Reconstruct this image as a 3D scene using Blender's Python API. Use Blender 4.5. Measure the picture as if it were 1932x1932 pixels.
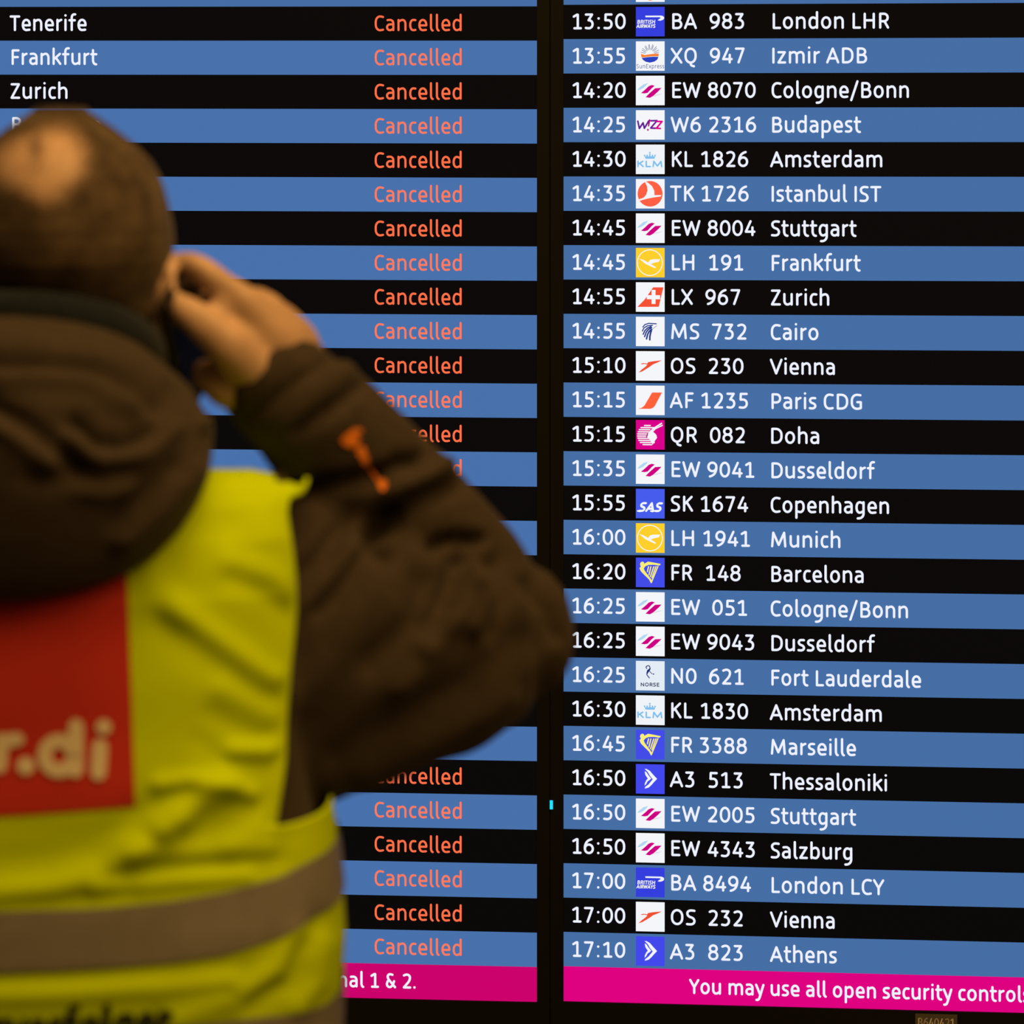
import bpy, bmesh, math, random
import numpy as np
from mathutils import Vector, Matrix
from mathutils.bvhtree import BVHTree

for o in list(bpy.data.objects):
    bpy.data.objects.remove(o)
SC = bpy.context.scene
COL = SC.collection
random.seed(4)
np.random.seed(4)

# ------------------------------------------------------------------ camera
F = 7000.0            # focal length in photo pixels (1932 px frame)
CX, CY = 966.0, 90.0  # where the level optical axis meets the photo
CAMZ = 1.85
cam_d = bpy.data.cameras.new('camera')
cam = bpy.data.objects.new('camera', cam_d)
COL.objects.link(cam)
cam.location = (0, 0, CAMZ)
cam.rotation_euler = (math.pi / 2, 0, 0)
cam_d.sensor_width = 36
cam_d.lens = F * 36 / 1932
cam_d.shift_y = -(966 - CY) / 1932
cam_d.clip_start = 0.05
cam_d.dof.use_dof = True
cam_d.dof.focus_distance = 5.4
cam_d.dof.aperture_fstop = 6.2
SC.camera = cam

# ------------------------------------------------------------------ light
SC.view_settings.view_transform = 'Standard'
SC.view_settings.look = 'None'
SC.view_settings.gamma = 1
SC.view_settings.exposure = 0.0
SC.view_settings.use_curve_mapping = False
SC.cycles.use_denoising = True
w = bpy.data.worlds.new('hall_light')
SC.world = w
w.use_nodes = True
w.node_tree.nodes['Background'].inputs[0].default_value = (1.0, 0.47, 0.085, 1)
w.node_tree.nodes['Background'].inputs[1].default_value = 0.034


def area(name, loc, target, size, energy, color):
    d = bpy.data.lights.new(name, 'AREA')
    d.shape = 'RECTANGLE'
    d.size, d.size_y = size
    d.energy = energy
    d.color = color
    o = bpy.data.objects.new(name, d)
    COL.objects.link(o)
    o.location = loc
    o.rotation_euler = (Vector(target) - Vector(loc)).to_track_quat('-Z', 'Y').to_euler()
    return o


area('ceiling_lamp_light', (0.25, 2.0, 4.2), (-0.35, 3.0, 1.3), (2.2, 2.2), 92, (1.0, 0.55, 0.15))
area('rear_lamp_light', (2.4, 0.7, 4.3), (-0.35, 3.0, 1.2), (2.2, 2.2), 68, (1.0, 0.52, 0.13))

# ------------------------------------------------------------------ helpers


def lin(c):
    out = []
    for v in c:
        v = v / 255.0
        out.append(v / 12.92 if v <= 0.04045 else ((v + 0.055) / 1.055) ** 2.4)
    return tuple(out)


MATS = {}


def emit(rgb, k=1.0):
    key = ('e', rgb, k)
    if key not in MATS:
        m = bpy.data.materials.new('screen_light')
        m.use_nodes = True
        b = m.node_tree.nodes['Principled BSDF']
        b.inputs['Base Color'].default_value = (0.001, 0.0011, 0.0013, 1)
        b.inputs['Roughness'].default_value = 0.55
        b.inputs['Specular IOR Level'].default_value = 0.05
        b.inputs['Emission Color'].default_value = lin(rgb) + (1,)
        b.inputs['Emission Strength'].default_value = k
        MATS[key] = m
    return MATS[key]


def solid(name, col, rough=0.7, spec=0.3, noise=0.0, nscale=40, bump=0.0, bscale=300, sheen=0.0):
    if name in MATS:
        return MATS[name]
    m = bpy.data.materials.new(name)
    m.use_nodes = True
    nt = m.node_tree
    b = nt.nodes['Principled BSDF']
    b.inputs['Base Color'].default_value = tuple(col) + (1,)
    b.inputs['Roughness'].default_value = rough
    b.inputs['Specular IOR Level'].default_value = spec
    if sheen:
        b.inputs['Sheen Weight'].default_value = sheen
        b.inputs['Sheen Roughness'].default_value = 0.5
    if noise or bump:
        tc = nt.nodes.new('ShaderNodeTexCoord')
    if noise:
        n = nt.nodes.new('ShaderNodeTexNoise')
        n.inputs['Scale'].default_value = nscale
        n.inputs['Detail'].default_value = 5
        r = nt.nodes.new('ShaderNodeValToRGB')
        r.color_ramp.elements[0].position = 0.3
        r.color_ramp.elements[1].position = 0.7
        r.color_ramp.elements[0].color = tuple(c * (1 - noise) for c in col) + (1,)
        r.color_ramp.elements[1].color = tuple(min(1, c * (1 + noise)) for c in col) + (1,)
        nt.links.new(tc.outputs['Object'], n.inputs['Vector'])
        nt.links.new(n.outputs['Fac'], r.inputs['Fac'])
        nt.links.new(r.outputs['Color'], b.inputs['Base Color'])
    if bump:
        n2 = nt.nodes.new('ShaderNodeTexNoise')
        n2.inputs['Scale'].default_value = bscale
        bp = nt.nodes.new('ShaderNodeBump')
        bp.inputs['Strength'].default_value = bump
        bp.inputs['Distance'].default_value = 0.002
        nt.links.new(tc.outputs['Object'], n2.inputs['Vector'])
        nt.links.new(n2.outputs['Fac'], bp.inputs['Height'])
        nt.links.new(bp.outputs['Normal'], b.inputs['Normal'])
    MATS[name] = m
    return m


def mesh_obj(name, verts, faces, mats, parent=None, face_mats=None, smooth=False):
    me = bpy.data.meshes.new(name)
    me.from_pydata([tuple(map(float, v)) for v in verts], [], [tuple(f) for f in faces])
    if not isinstance(mats, (list, tuple)):
        mats = [mats]
    for m in mats:
        me.materials.append(m)
    if face_mats is not None:
        me.polygons.foreach_set('material_index', face_mats)
    if smooth:
        me.polygons.foreach_set('use_smooth', [True] * len(me.polygons))
    me.update()
    o = bpy.data.objects.new(name, me)
    COL.objects.link(o)
    if parent is not None:
        o.parent = parent
    return o


def empty(name, loc, label, cat, group=None):
    o = bpy.data.objects.new(name, None)
    o.empty_display_size = 0.1
    COL.objects.link(o)
    o.location = loc
    o['label'] = label
    o['category'] = cat
    if group:
        o['group'] = group
    return o


class MB:
    """collects boxes and faces into one mesh"""

    def __init__(self):
        self.v, self.f, self.m = [], [], []

    def add(self, verts, faces, mi=0):
        n = len(self.v)
        self.v += [tuple(p) for p in verts]
        self.f += [tuple(i + n for i in f) for f in faces]
        self.m += [mi] * len(faces)

    def box(self, a, b, mi=0):
        (x0, y0, z0), (x1, y1, z1) = a, b
        self.add([(x0, y0, z0), (x1, y0, z0), (x1, y1, z0), (x0, y1, z0), (x0, y0, z1), (x1, y0, z1), (x1, y1, z1), (x0, y1, z1)],
                 [(0, 3, 2, 1), (4, 5, 6, 7), (0, 1, 5, 4), (1, 2, 6, 5), (2, 3, 7, 6), (3, 0, 4, 7)], mi)

    def poly(self, pts, mi=0):
        area2 = sum(pts[i][0] * pts[(i + 1) % len(pts)][1] - pts[(i + 1) % len(pts)][0] * pts[i][1] for i in range(len(pts)))
        if area2 < 0:
            pts = pts[::-1]
        self.add(pts, [tuple(range(len(pts)))], mi)

    def build(self, name, mats, parent=None, smooth=False):
        return mesh_obj(name, self.v, self.f, mats, parent, self.m, smooth)


# ------------------------------------------------------------------ the lettering (monoline strokes)
# units: photo pixels of the board; baseline y = 0, capital height 30.6, stroke about 4.9
HW = 2.18
Hh, B0, XH, AS = 28.2, 2.4, 21.7, 31.6
GL = {}


def rnd(pts, closed=False, n=6):
    """polyline with rounded corners; a point is (x, y) or (x, y, rx, ry)"""
    P = [(p[0], p[1]) for p in pts]
    R = [(p[2], p[3] if len(p) > 3 else p[2]) if len(p) > 2 else (0, 0) for p in pts]
    N = len(P)
    out = []
    for i in range(N):
        if (not closed and i in (0, N - 1)) or R[i] == (0, 0):
            out.append(P[i])
            continue
        a, b, c = P[i - 1], P[i], P[(i + 1) % N]
        d1 = (a[0] - b[0], a[1] - b[1])
        d2 = (c[0] - b[0], c[1] - b[1])
        l1, l2 = math.hypot(*d1), math.hypot(*d2)

        def lim(d, l, j):
            r = R[i][0] if abs(d[0]) > abs(d[1]) else R[i][1]
            oth = R[j % N] if (closed or 0 < j % N < N - 1) else (0, 0)
            ro = oth[0] if abs(d[0]) > abs(d[1]) else oth[1]
            if r + ro > l:
                r = l * r / (r + ro)
            return r
        r1, r2 = lim(d1, l1, i - 1), lim(d2, l2, i + 1)
        p0 = (b[0] + d1[0] / l1 * r1, b[1] + d1[1] / l1 * r1)
        p3 = (b[0] + d2[0] / l2 * r2, b[1] + d2[1] / l2 * r2)
        k = 0.56
        q1 = (p0[0] + (b[0] - p0[0]) * k, p0[1] + (b[1] - p0[1]) * k)
        q2 = (p3[0] + (b[0] - p3[0]) * k, p3[1] + (b[1] - p3[1]) * k)
        for s in range(n + 1):
            t = s / n
            u = 1 - t
            out.append((u**3 * p0[0] + 3 * u * u * t * q1[0] + 3 * u * t * t * q2[0] + t**3 * p3[0],
                        u**3 * p0[1] + 3 * u * u * t * q1[1] + 3 * u * t * t * q2[1] + t**3 * p3[1]))
    if closed:
        out.append(out[0])
    res = [out[0]]
    for p in out[1:]:
        if math.hypot(p[0] - res[-1][0], p[1] - res[-1][1]) > 1e-4:
            res.append(p)
    return res


def O(x0, x1, y0, y1, rx, ry):
    return rnd([(x0, y0, rx, ry), (x1, y0, rx, ry), (x1, y1, rx, ry), (x0, y1, rx, ry)], True)


def G(ch, w, l, r, *st):
    GL[ch] = (w, l, r, [s if (len(s) > 8 or len(s) == 1) and all(len(p) == 2 for p in s) else rnd(s) for s in st])


G('0', 20.5, 1.4, 1.4, O(2.5, 18, B0, Hh, 7.8, 11.5))
G('1', 17.6, 2.6, 2.6, [(2.2, 24.4), (8.0, 28.0), (9.8, 28.0), (9.8, 2.4)], [(3.4, 2.4), (15.6, 2.4)])
G('2', 18.4, 2.4, 2.4, [(2.9, 26.6), (7, 28.4, 2), (15.6, 28.4, 7, 7), (15.6, 17, 3, 6), (2.8, 2.4), (16, 2.4)])
G('3', 17.8, 2.6, 2.6, [(2.6, 28.2), (14.2, 28.2), (7.6, 17.4), (15.2, 17.4, 7, 7), (15.2, 2.3, 7, 7.5), (6, 2.3, 2), (2.4, 3)])
G('4', 21, 1.0, 1.2, [(11.5, 28.2), (2.6, 8.6), (18.6, 8.6)], [(15.0, 16.6), (15.0, 2.4)])
G('5', 18.2, 2.4, 2.4, [(15.4, 28.2), (4.4, 28.2), (4.0, 17.4), (15.6, 17.6, 7, 7.4), (15.6, 2.3, 7, 7.4), (6, 2.3, 2), (2.4, 2.8)])
G('6', 20.2, 1.6, 1.6, [(14.8, 28.4), (9, 26.6, 4, 4), (2.6, 19, 4, 6), (2.6, 9)], O(2.6, 17.6, B0, 18.4, 7.4, 7.9))
_6 = GL['6'][3]
GL['9'] = (20.2, 1.6, 1.6, [[(20.2 - x, 30.6 - y) for x, y in s] for s in _6])
G('7', 19, 2.0, 2.0, [(2.4, 28.2), (16.4, 28.2), (7.2, 2.4)])
G('8', 20.2, 1.6, 1.6, O(3.6, 16.6, 16.4, 28.4, 6.4, 5.9), O(2.5, 17.7, 2.3, 16.4, 7.5, 7))
G(':', 5.2, 3, 3, [(2.6, 2.8)], [(2.6, 20.8)])
G('.', 5.2, 1.6, 1.6, [(2.6, 2.8)])
G('/', 16.5, 0.8, 1.0, [(2.2, -3.6), (14.2, 31.6)])
G('&', 22, 2, 1.2, rnd([(14.2, 27.4), (11, 28.4, 2), (4.2, 28.4, 5, 5), (4.2, 20, 3, 4), (19.6, 2.4)]),
  rnd([(6.6, 16.6), (2.6, 12.5, 3, 4), (2.6, 2.4, 7, 6), (13, 2.4, 6, 6), (17.6, 14.4)]))
G(' ', 0, 4.9, 4.9)
G('A', 25.2, 0.9, 0.9, [(2.3, 2.4), (12.6, 28.2), (22.9, 2.4)], [(6.0, 9.8), (19.2, 9.8)])
G('B', 20.5, 3.4, 1.8, rnd([(2.8, 28.2), (16.4, 28.2, 7, 6), (16.4, 16.2, 7, 6), (2.8, 16.2)]),
  rnd([(2.8, 16.2), (18, 16.2, 7, 7), (18, 2.4, 7, 7), (2.8, 2.4), (2.8, 28.2)]))
G('C', 20, 2.0, 1.0, [(17.4, 27.4), (13, 28.4, 2), (2.6, 28.4, 9, 10.5), (2.6, 2.2, 9, 10.5), (13, 2.2, 2), (17.4, 3.2)])
G('D', 22.8, 3.4, 2.0, [(2.8, 2.4), (2.8, 28.2), (20.3, 28.2, 10.5, 11), (20.3, 2.4, 10.5, 11), (2.8, 2.4)])
G('E', 18, 3.4, 1.8, [(15.4, 28.2), (2.8, 28.2), (2.8, 2.4), (15.6, 2.4)], [(2.8, 16), (14.2, 16)])
G('F', 17, 3.4, 1.0, [(14.6, 28.2), (2.8, 28.2), (2.8, 2.4)], [(2.8, 15.4), (13.2, 15.4)])
G('G', 22.5, 2.0, 2.6, [(18.8, 27.6), (14, 28.4, 2), (2.6, 28.4, 9.5, 10.5), (2.6, 2.2, 9.5, 10.5), (15, 2.2, 2), (19.6, 3.6), (19.6, 14.6), (13, 14.6)])
G('H', 22.2, 3.4, 3.4, [(2.6, 28.2), (2.6, 2.4)], [(19.6, 28.2), (19.6, 2.4)], [(2.6, 16), (19.6, 16)])
G('I', 5.2, 3.4, 2.8, [(2.6, 28.2), (2.6, 2.4)])
G('K', 20, 3.4, 0.6, [(2.6, 28.2), (2.6, 2.4)], [(16.8, 28.2), (4.2, 15.4)], [(7.4, 18.2), (17.6, 2.4)])
G('L', 16.6, 3.4, 0.8, [(2.6, 28.2), (2.6, 2.4), (14.2, 2.4)])
G('M', 30, 2.8, 2.8, [(2.5, 2.4), (4.6, 28.0), (15, 5), (25.4, 28.0), (27.5, 2.4)])
G('N', 22.6, 3.2, 3.2, [(2.6, 2.4), (2.8, 28.0), (19.8, 2.6), (20, 28.2)])
G('O', 24, 2, 2, O(2.6, 21.4, 2.2, 28.4, 9.4, 11.5))
G('P', 19.5, 3.4, 1.2, [(2.8, 2.4), (2.8, 28.2), (17, 28.2, 7, 7), (17, 13, 7, 7), (2.8, 13)])
G('Q', 24, 2, 2, O(2.6, 21.4, 2.2, 28.4, 9.4, 11.5), [(12, 2.2), (12.6, -3.0, 2, 3), (18.4, -4.8)])
G('R', 20, 3.4, 1.0, [(2.8, 2.4), (2.8, 28.2), (16.8, 28.2, 7, 6.8), (16.8, 14.2, 7, 6.8), (2.8, 14.2)], [(10.8, 14.2), (17.5, 2.4)])
G('S', 18.6, 1.8, 1.4, [(15.8, 27.8), (12, 28.4, 2), (2.9, 28.4, 7, 6), (2.9, 17.8, 5, 5.5), (16.0, 13.2, 5, 5.5), (16.0, 2.2, 7, 6.5), (6, 2.2, 2), (2.4, 2.6)])
G('T', 22, 1.0, 0.6, [(2.4, 28.2), (19.6, 28.2)], [(11, 28.2), (11, 2.4)])
G('U', 22, 3.2, 3.2, [(2.6, 28.2), (2.6, 2.2, 8, 9), (19.4, 2.2, 8, 9), (19.4, 28.2)])
G('V', 25, 0.6, 0.4, [(2.3, 28.2), (12.5, 2.6), (22.7, 28.2)])
G('W', 34, 0.8, 0.8, [(2.3, 28.2), (9.4, 2.6), (17, 26.4), (24.6, 2.6), (31.7, 28.2)])
G('X', 23, 0.8, 0.8, [(2.6, 28.2), (20.4, 2.4)], [(20.4, 28.2), (2.6, 2.4)])
G('Y', 21.6, 0.4, 0.2, [(2.3, 28.2), (10.8, 14), (19.3, 28.2)], [(10.8, 14), (10.8, 2.4)])
G('Z', 20, 1.8, 1.4, [(2.8, 28.2), (17.0, 28.2), (2.7, 2.4), (17.5, 2.4)])
G('a', 17.9, 1.8, 2.4, [(3.6, 21.4), (6.5, 21.8, 2), (15.3, 21.8, 6.5, 6.5), (15.3, 2.4)],
  [(15.3, 13.4), (2.6, 13.4, 6, 5.6), (2.6, 2.3, 6, 5.6), (11, 2.3, 3), (15.3, 5.4)])
G('b', 19.2, 2.8, 2.0, [(2.6, AS), (2.6, 2.4)], [(2.6, 18.6), (8, 21.8, 3), (16.6, 21.8, 7.5, 9), (16.6, 2.3, 7.5, 9), (8, 2.3, 3), (2.6, 4.6)])
G('c', 15.4, 2.0, 1.0, [(13.0, 21.4), (10, 21.8, 2), (2.6, 21.8, 7.5, 9), (2.6, 2.3, 7.5, 9), (10, 2.3, 2), (13.0, 2.8)])
G('d', 19.2, 2.0, 2.8, [(16.6, AS), (16.6, 2.4)], [(16.6, 18.6), (11.2, 21.8, 3), (2.6, 21.8, 7.5, 9), (2.6, 2.3, 7.5, 9), (11.2, 2.3, 3), (16.6, 5.4)])
G('e', 19, 2.0, 1.5, [(2.6, 11.4), (16.5, 11.4), (16.5, 21.8, 7.5, 9), (2.6, 21.8, 7.5, 9), (2.6, 2.3, 7.5, 9), (11, 2.3, 2), (15.8, 2.9)])
G('f', 15.6, 0.6, 0.6, [(13.8, 32.2), (11, 32.2, 1), (6.8, 31, 4, 5), (6.8, 2.4)], [(2.2, 20.9), (13.0, 20.9)])
G('g', 18.8, 2.0, 2.6, [(16.2, 19), (11, 21.8, 3), (2.6, 21.8, 7.5, 9), (2.6, 2.3, 7.5, 9), (11, 2.3, 3), (16.2, 5.6)],
  [(16.2, 21.8), (16.2, -8.2, 9, 9), (5, -8.4)])
G('h', 19.2, 2.8, 2.5, [(2.6, AS), (2.6, 2.4)], [(2.6, 18.2), (8.4, 21.8, 3), (16.6, 21.8, 6.5, 7.5), (16.6, 2.4)])
G('i', 5.4, 2.8, 2.6, [(2.7, XH), (2.7, 2.4)], [(2.7, 30.2)])
G('k', 18.6, 2.8, 0.4, [(2.6, AS), (2.6, 2.4)], [(15.4, XH), (4.0, 12.0)], [(7, 14.4), (16.2, 2.4)])
G('l', 8.4, 2.8, 0.8, [(2.6, AS), (2.6, 2.2, 4, 6.5), (6.2, 1.6)])
G('m', 31, 2.8, 2.5, [(2.6, XH), (2.6, 2.4)], [(2.6, 18.6), (7.5, 21.8, 3), (15.5, 21.8, 6, 7), (15.5, 2.4)],
  [(15.5, 18.6), (20.4, 21.8, 3), (28.4, 21.8, 6, 7), (28.4, 2.4)])
G('n', 19.2, 2.8, 2.5, [(2.6, XH), (2.6, 2.4)], [(2.6, 18.2), (8.4, 21.8, 3), (16.6, 21.8, 6.5, 7.5), (16.6, 2.4)])
G('o', 19.9, 2.0, 2.0, O(2.5, 17.4, 2.3, 21.8, 7.4, 9.4))
G('p', 19.2, 2.8, 2.0, [(2.6, XH), (2.6, -8.4)], [(2.6, 18.6), (8, 21.8, 3), (16.6, 21.8, 7.5, 9), (16.6, 2.3, 7.5, 9), (8, 2.3, 3), (2.6, 4.2)])
G('r', 12.6, 2.8, 0.8, [(2.6, XH), (2.6, 2.4)], [(2.6, 17), (6.6, 20.6, 3), (10.3, 21.7)])
G('s', 15.2, 1.5, 1.4, [(12.6, 21.5), (9.5, 21.8, 2), (2.7, 21.8, 6, 5), (2.7, 13.6, 4.5, 4.4), (12.8, 10.6, 4.5, 4.4), (12.8, 2.3, 6, 5.4), (5, 2.3, 2), (2.3, 2.7)])
G('t', 14.6, 0.6, 0.6, [(5.6, 28.6), (5.6, 2.2, 5, 7.5), (12.1, 1.6)], [(2.2, 20.9), (12.4, 20.9)])
G('u', 19.2, 2.5, 2.8, [(2.6, XH), (2.6, 2.3, 6.5, 7.5), (10.8, 2.3, 3), (16.6, 5.8)], [(16.6, XH), (16.6, 2.4)])
G('v', 19.4, 0.6, 0.6, [(2.3, XH), (9.7, 2.6), (17.1, XH)])
G('w', 28, 0.6, 0.6, [(2.3, XH), (8, 2.6), (14, 20), (20, 2.6), (25.7, XH)])
G('x', 19, 0.8, 0.8, [(2.6, XH), (16.4, 2.4)], [(16.4, XH), (2.6, 2.4)])
G('y', 19.8, 0.4, 0.4, [(2.3, XH), (10.2, 3.4)], [(17.5, XH), (9.2, -4.6, 2, 3), (7, -8.2, 2, 2), (3, -8.4)])
G('z', 17.7, 1.6, 1.4, [(2.6, 21.6), (14.7, 21.6), (2.6, 2.4), (15.2, 2.4)])


def ribbon(mb, pts, hw, f, mi=0, caps=7):
    """a stroke with round joins; f maps a flat point to a 3D point"""
    n = len(pts)
    if n == 1:
        c = pts[0]
        h = hw * 1.06
        ring = [(c[0] + h * math.cos(a * math.pi / 6), c[1] + h * math.sin(a * math.pi / 6)) for a in range(12)]
        mb.add([f(p) for p in ring], [tuple(range(12))], mi)
        return
    for i in range(n - 1):
        a, b = pts[i], pts[i + 1]
        dx, dy = b[0] - a[0], b[1] - a[1]
        l = math.hypot(dx, dy)
        nx, ny = -dy / l * hw, dx / l * hw
        mb.add([f((a[0] - nx, a[1] - ny)), f((b[0] - nx, b[1] - ny)), f((b[0] + nx, b[1] + ny)), f((a[0] + nx, a[1] + ny))], [(0, 1, 2, 3)], mi)
    for i in range(n):
        c = pts[i]
        if 0 < i < n - 1:
            a, b = pts[i - 1], pts[i + 1]
            d1 = math.atan2(c[1] - a[1], c[0] - a[0])
            d2 = math.atan2(b[1] - c[1], b[0] - c[0])
            if abs((d2 - d1 + math.pi) % (2 * math.pi) - math.pi) < 0.015:
                continue
        ring = [(c[0] + hw * math.cos(k * math.pi / 5), c[1] + hw * math.sin(k * math.pi / 5)) for k in range(10)]
        mb.add([f(p) for p in ring], [tuple(range(10))], mi)


def layout(text):
    """list of (glyph, x of its left ink edge), and the ink width"""
    x, out, first, right = 0.0, [], True, 0.0
    for ch in text:
        gw, l, r, st = GL[ch]
        if not first:
            x += l
        if st:
            out.append((ch, x))
            right = x + gw
            first = False
        x += gw + r
    return out, right


def write(mb, text, f, left, right=None, sx=1.0, sy=1.0, base=0.0, hw=HW, mi=0):
    """text with its ink from left to right (flat units), f maps (x, y) to 3D"""
    lay, wid = layout(text)
    if right is not None:
        sx = (right - left) / wid
    for ch, x in lay:
        for st in GL[ch][3]:
            pts = [(left + (x + p[0]) * sx, base + p[1] * sy) for p in st]
            ribbon(mb, pts, hw, f, mi)


def write_cells(mb, text, f, centers, base=0.0, hw=HW, mi=0):
    for ch, c in zip(text, centers):
        gw = GL[ch][0]
        for st in GL[ch][3]:
            ribbon(mb, [(c - gw / 2 + p[0], base + p[1]) for p in st], hw, f, mi)


# ------------------------------------------------------------------ the setting
M_floor = solid('floor_stone', (0.16, 0.14, 0.12), 0.35, 0.4, 0.25, 9)
M_wall = solid('wall_paint', (0.02, 0.018, 0.016), 0.8, 0.2, 0.15, 14)
fl = MB()
fl.box((-5, -1.5, -0.1), (5, 5.75, 0.0))
flo = fl.build('floor', M_floor)
flo['kind'] = 'structure'
wl = MB()
wl.box((-5, 5.65, 0.0), (5, 5.75, 4.6))
wlo = wl.build('wall_back', M_wall)
wlo['kind'] = 'structure'

# ------------------------------------------------------------------ the two departure boards
XR, Y0 = 1038.0, 5.405
PX0 = (XR - CX) / F * Y0
ROW = 0.05
C_WHITE, C_BLUE, C_BLACK = (238, 241, 255), (69, 110, 165), (8, 7, 8)
C_RED, C_REDB, C_PINK = (255, 112, 72), (255, 122, 92), (222, 0, 128)
M_bezel = solid('black_plastic', (0.0035, 0.004, 0.005), 0.6, 0.25)
M_house = solid('black_metal', (0.012, 0.012, 0.012), 0.5, 0.3)


class Board:
    def __init__(self, name, label, t, ytop, shear, x_left, x_right, group):
        self.t, self.shear = t, shear
        n = math.sqrt(1 + t * t)
        self.n = n
        self.ztop = CAMZ - (ytop - CY) * Y0 / F
        self.zb = 0.40
        self.root = empty(name, (PX0, Y0, self.zb), label, 'screen', group)
        eu, ev, en = Vector((1, t, 0)) / n, Vector((0, 0, 1)), Vector((t, -1, 0)) / n
        self.root.rotation_euler = Matrix((eu, ev, en)).transposed().to_euler()
        self.x0, self.x1 = self.u(x_left), self.u(x_right)

    def u(self, x):
        r = (x - CX) / F
        X = r * (Y0 - self.t * PX0) / (1 - r * self.t)
        return (X - PX0) * self.n

    def p(self, u, v, h=0.0):
        return (u, v - self.zb + self.shear * u, h)

    def quad(self, mb, u0, u1, v0, v1, h, mi=0):
        mb.add([self.p(u0, v0, h), self.p(u1, v0, h), self.p(u1, v1, h), self.p(u0, v1, h)], [(0, 1, 2, 3)], mi)

    def block(self, mb, u0, u1, v0, v1, h0, h1, mi=0):
        c = [self.p(u0, v0, h0), self.p(u1, v0, h0), self.p(u1, v1, h0), self.p(u0, v1, h0),
             self.p(u0, v0, h1), self.p(u1, v0, h1), self.p(u1, v1, h1), self.p(u0, v1, h1)]
        mb.add(c, [(0, 3, 2, 1), (4, 5, 6, 7), (0, 1, 5, 4), (1, 2, 6, 5), (2, 3, 7, 6), (3, 0, 4, 7)], mi)

    def shell(self, bot, nrows, edge):
        """housing, black screen and bezel; edge = bezel width on each side"""
        vt, vb = self.ztop + ROW * 1.3, bot
        el, er = edge
        m = MB()
        self.block(m, self.x0 - el, self.x1 + er, vb - 0.075, vt + 0.03, -0.09, -0.004)
        m.build('housing', M_house, self.root)
        m = MB()
        self.quad(m, self.x0, self.x1, vb, vt, -0.001)
        m.build('screen', emit(C_BLACK), self.root)
        m = MB()
        self.block(m, self.x0 - el, self.x0, vb - 0.075, vt + 0.03, -0.004, 0.004)
        self.block(m, self.x1, self.x1 + er, vb - 0.075, vt + 0.03, -0.004, 0.004)
        self.block(m, self.x0, self.x1, vb - 0.075, vb, -0.004, 0.004)
        self.block(m, self.x0, self.x1, vt, vt + 0.03, -0.004, 0.004)
        m.build('bezel', M_bezel, self.root)
        for du in (0.3, 0.7):
            m = MB()
            uc = self.x0 + (self.x1 - self.x0) * du
            far = 5.638 - (Y0 + self.t * uc / self.n)
            self.block(m, uc - 0.06, uc + 0.06, 0.9, 1.6, -far / 1.0, -0.085)
            m.build('wall_bracket', M_house, self.root)

    def band(self, i, rgb, name='flight_row', label=None, h=ROW):
        v1 = self.ztop - i * ROW
        m = MB()
        self.quad(m, self.x0, self.x1, v1 - h, v1, 0.0)
        o = m.build(name, emit(rgb), self.root)
        if label:
            o['label'] = label
        return o

    def text(self, name, parent, txt, rgb, i, left, right=None, base=47.3, sy=1.0, centers=None, sx=1.0, k=ROW / 65.0, right_of=None, hw=HW):
        """left / right are photo pixels along the board; letters are k metres per unit"""
        v = self.ztop - i * ROW - base * k
        m = MB()
        f = lambda q: self.p(q[0] * k, v + q[1] * k, 0.0008)
        if centers is not None:
            write_cells(m, txt, f, [self.u(c) / k for c in centers])
        elif right_of:
            l0 = self.u(left) / k
            wid = layout(right_of)[1]
            sx = (self.u(right) / k - l0) / wid
            if txt.startswith(right_of):
                write(m, txt, f, l0, None, sx, sy)
            else:
                full = layout(txt)[1]
                write(m, txt, f, self.u(right) / k - full * sx, None, sx, sy)
        else:
            write(m, txt, f, self.u(left) / k, self.u(right) / k if right else None, sx, sy, 0, hw)
        return m.build(name, emit(rgb), parent)


# ---- airline marks: drawn in tile units 0..100, y down
WHT = (244, 246, 250)


def star_ring(cx, cy, r, n=40, a0=0, a1=360):
    return [(cx + r * math.cos(math.radians(a0 + (a1 - a0) * i / n)), cy + r * math.sin(math.radians(a0 + (a1 - a0) * i / n))) for i in range(n + (a1 - a0 < 360))]


def T(pts, x0, y0, s=2.63, sy=2.69):
    return [((x - x0) / s, (y - y0) / sy) for x, y in pts]


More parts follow.
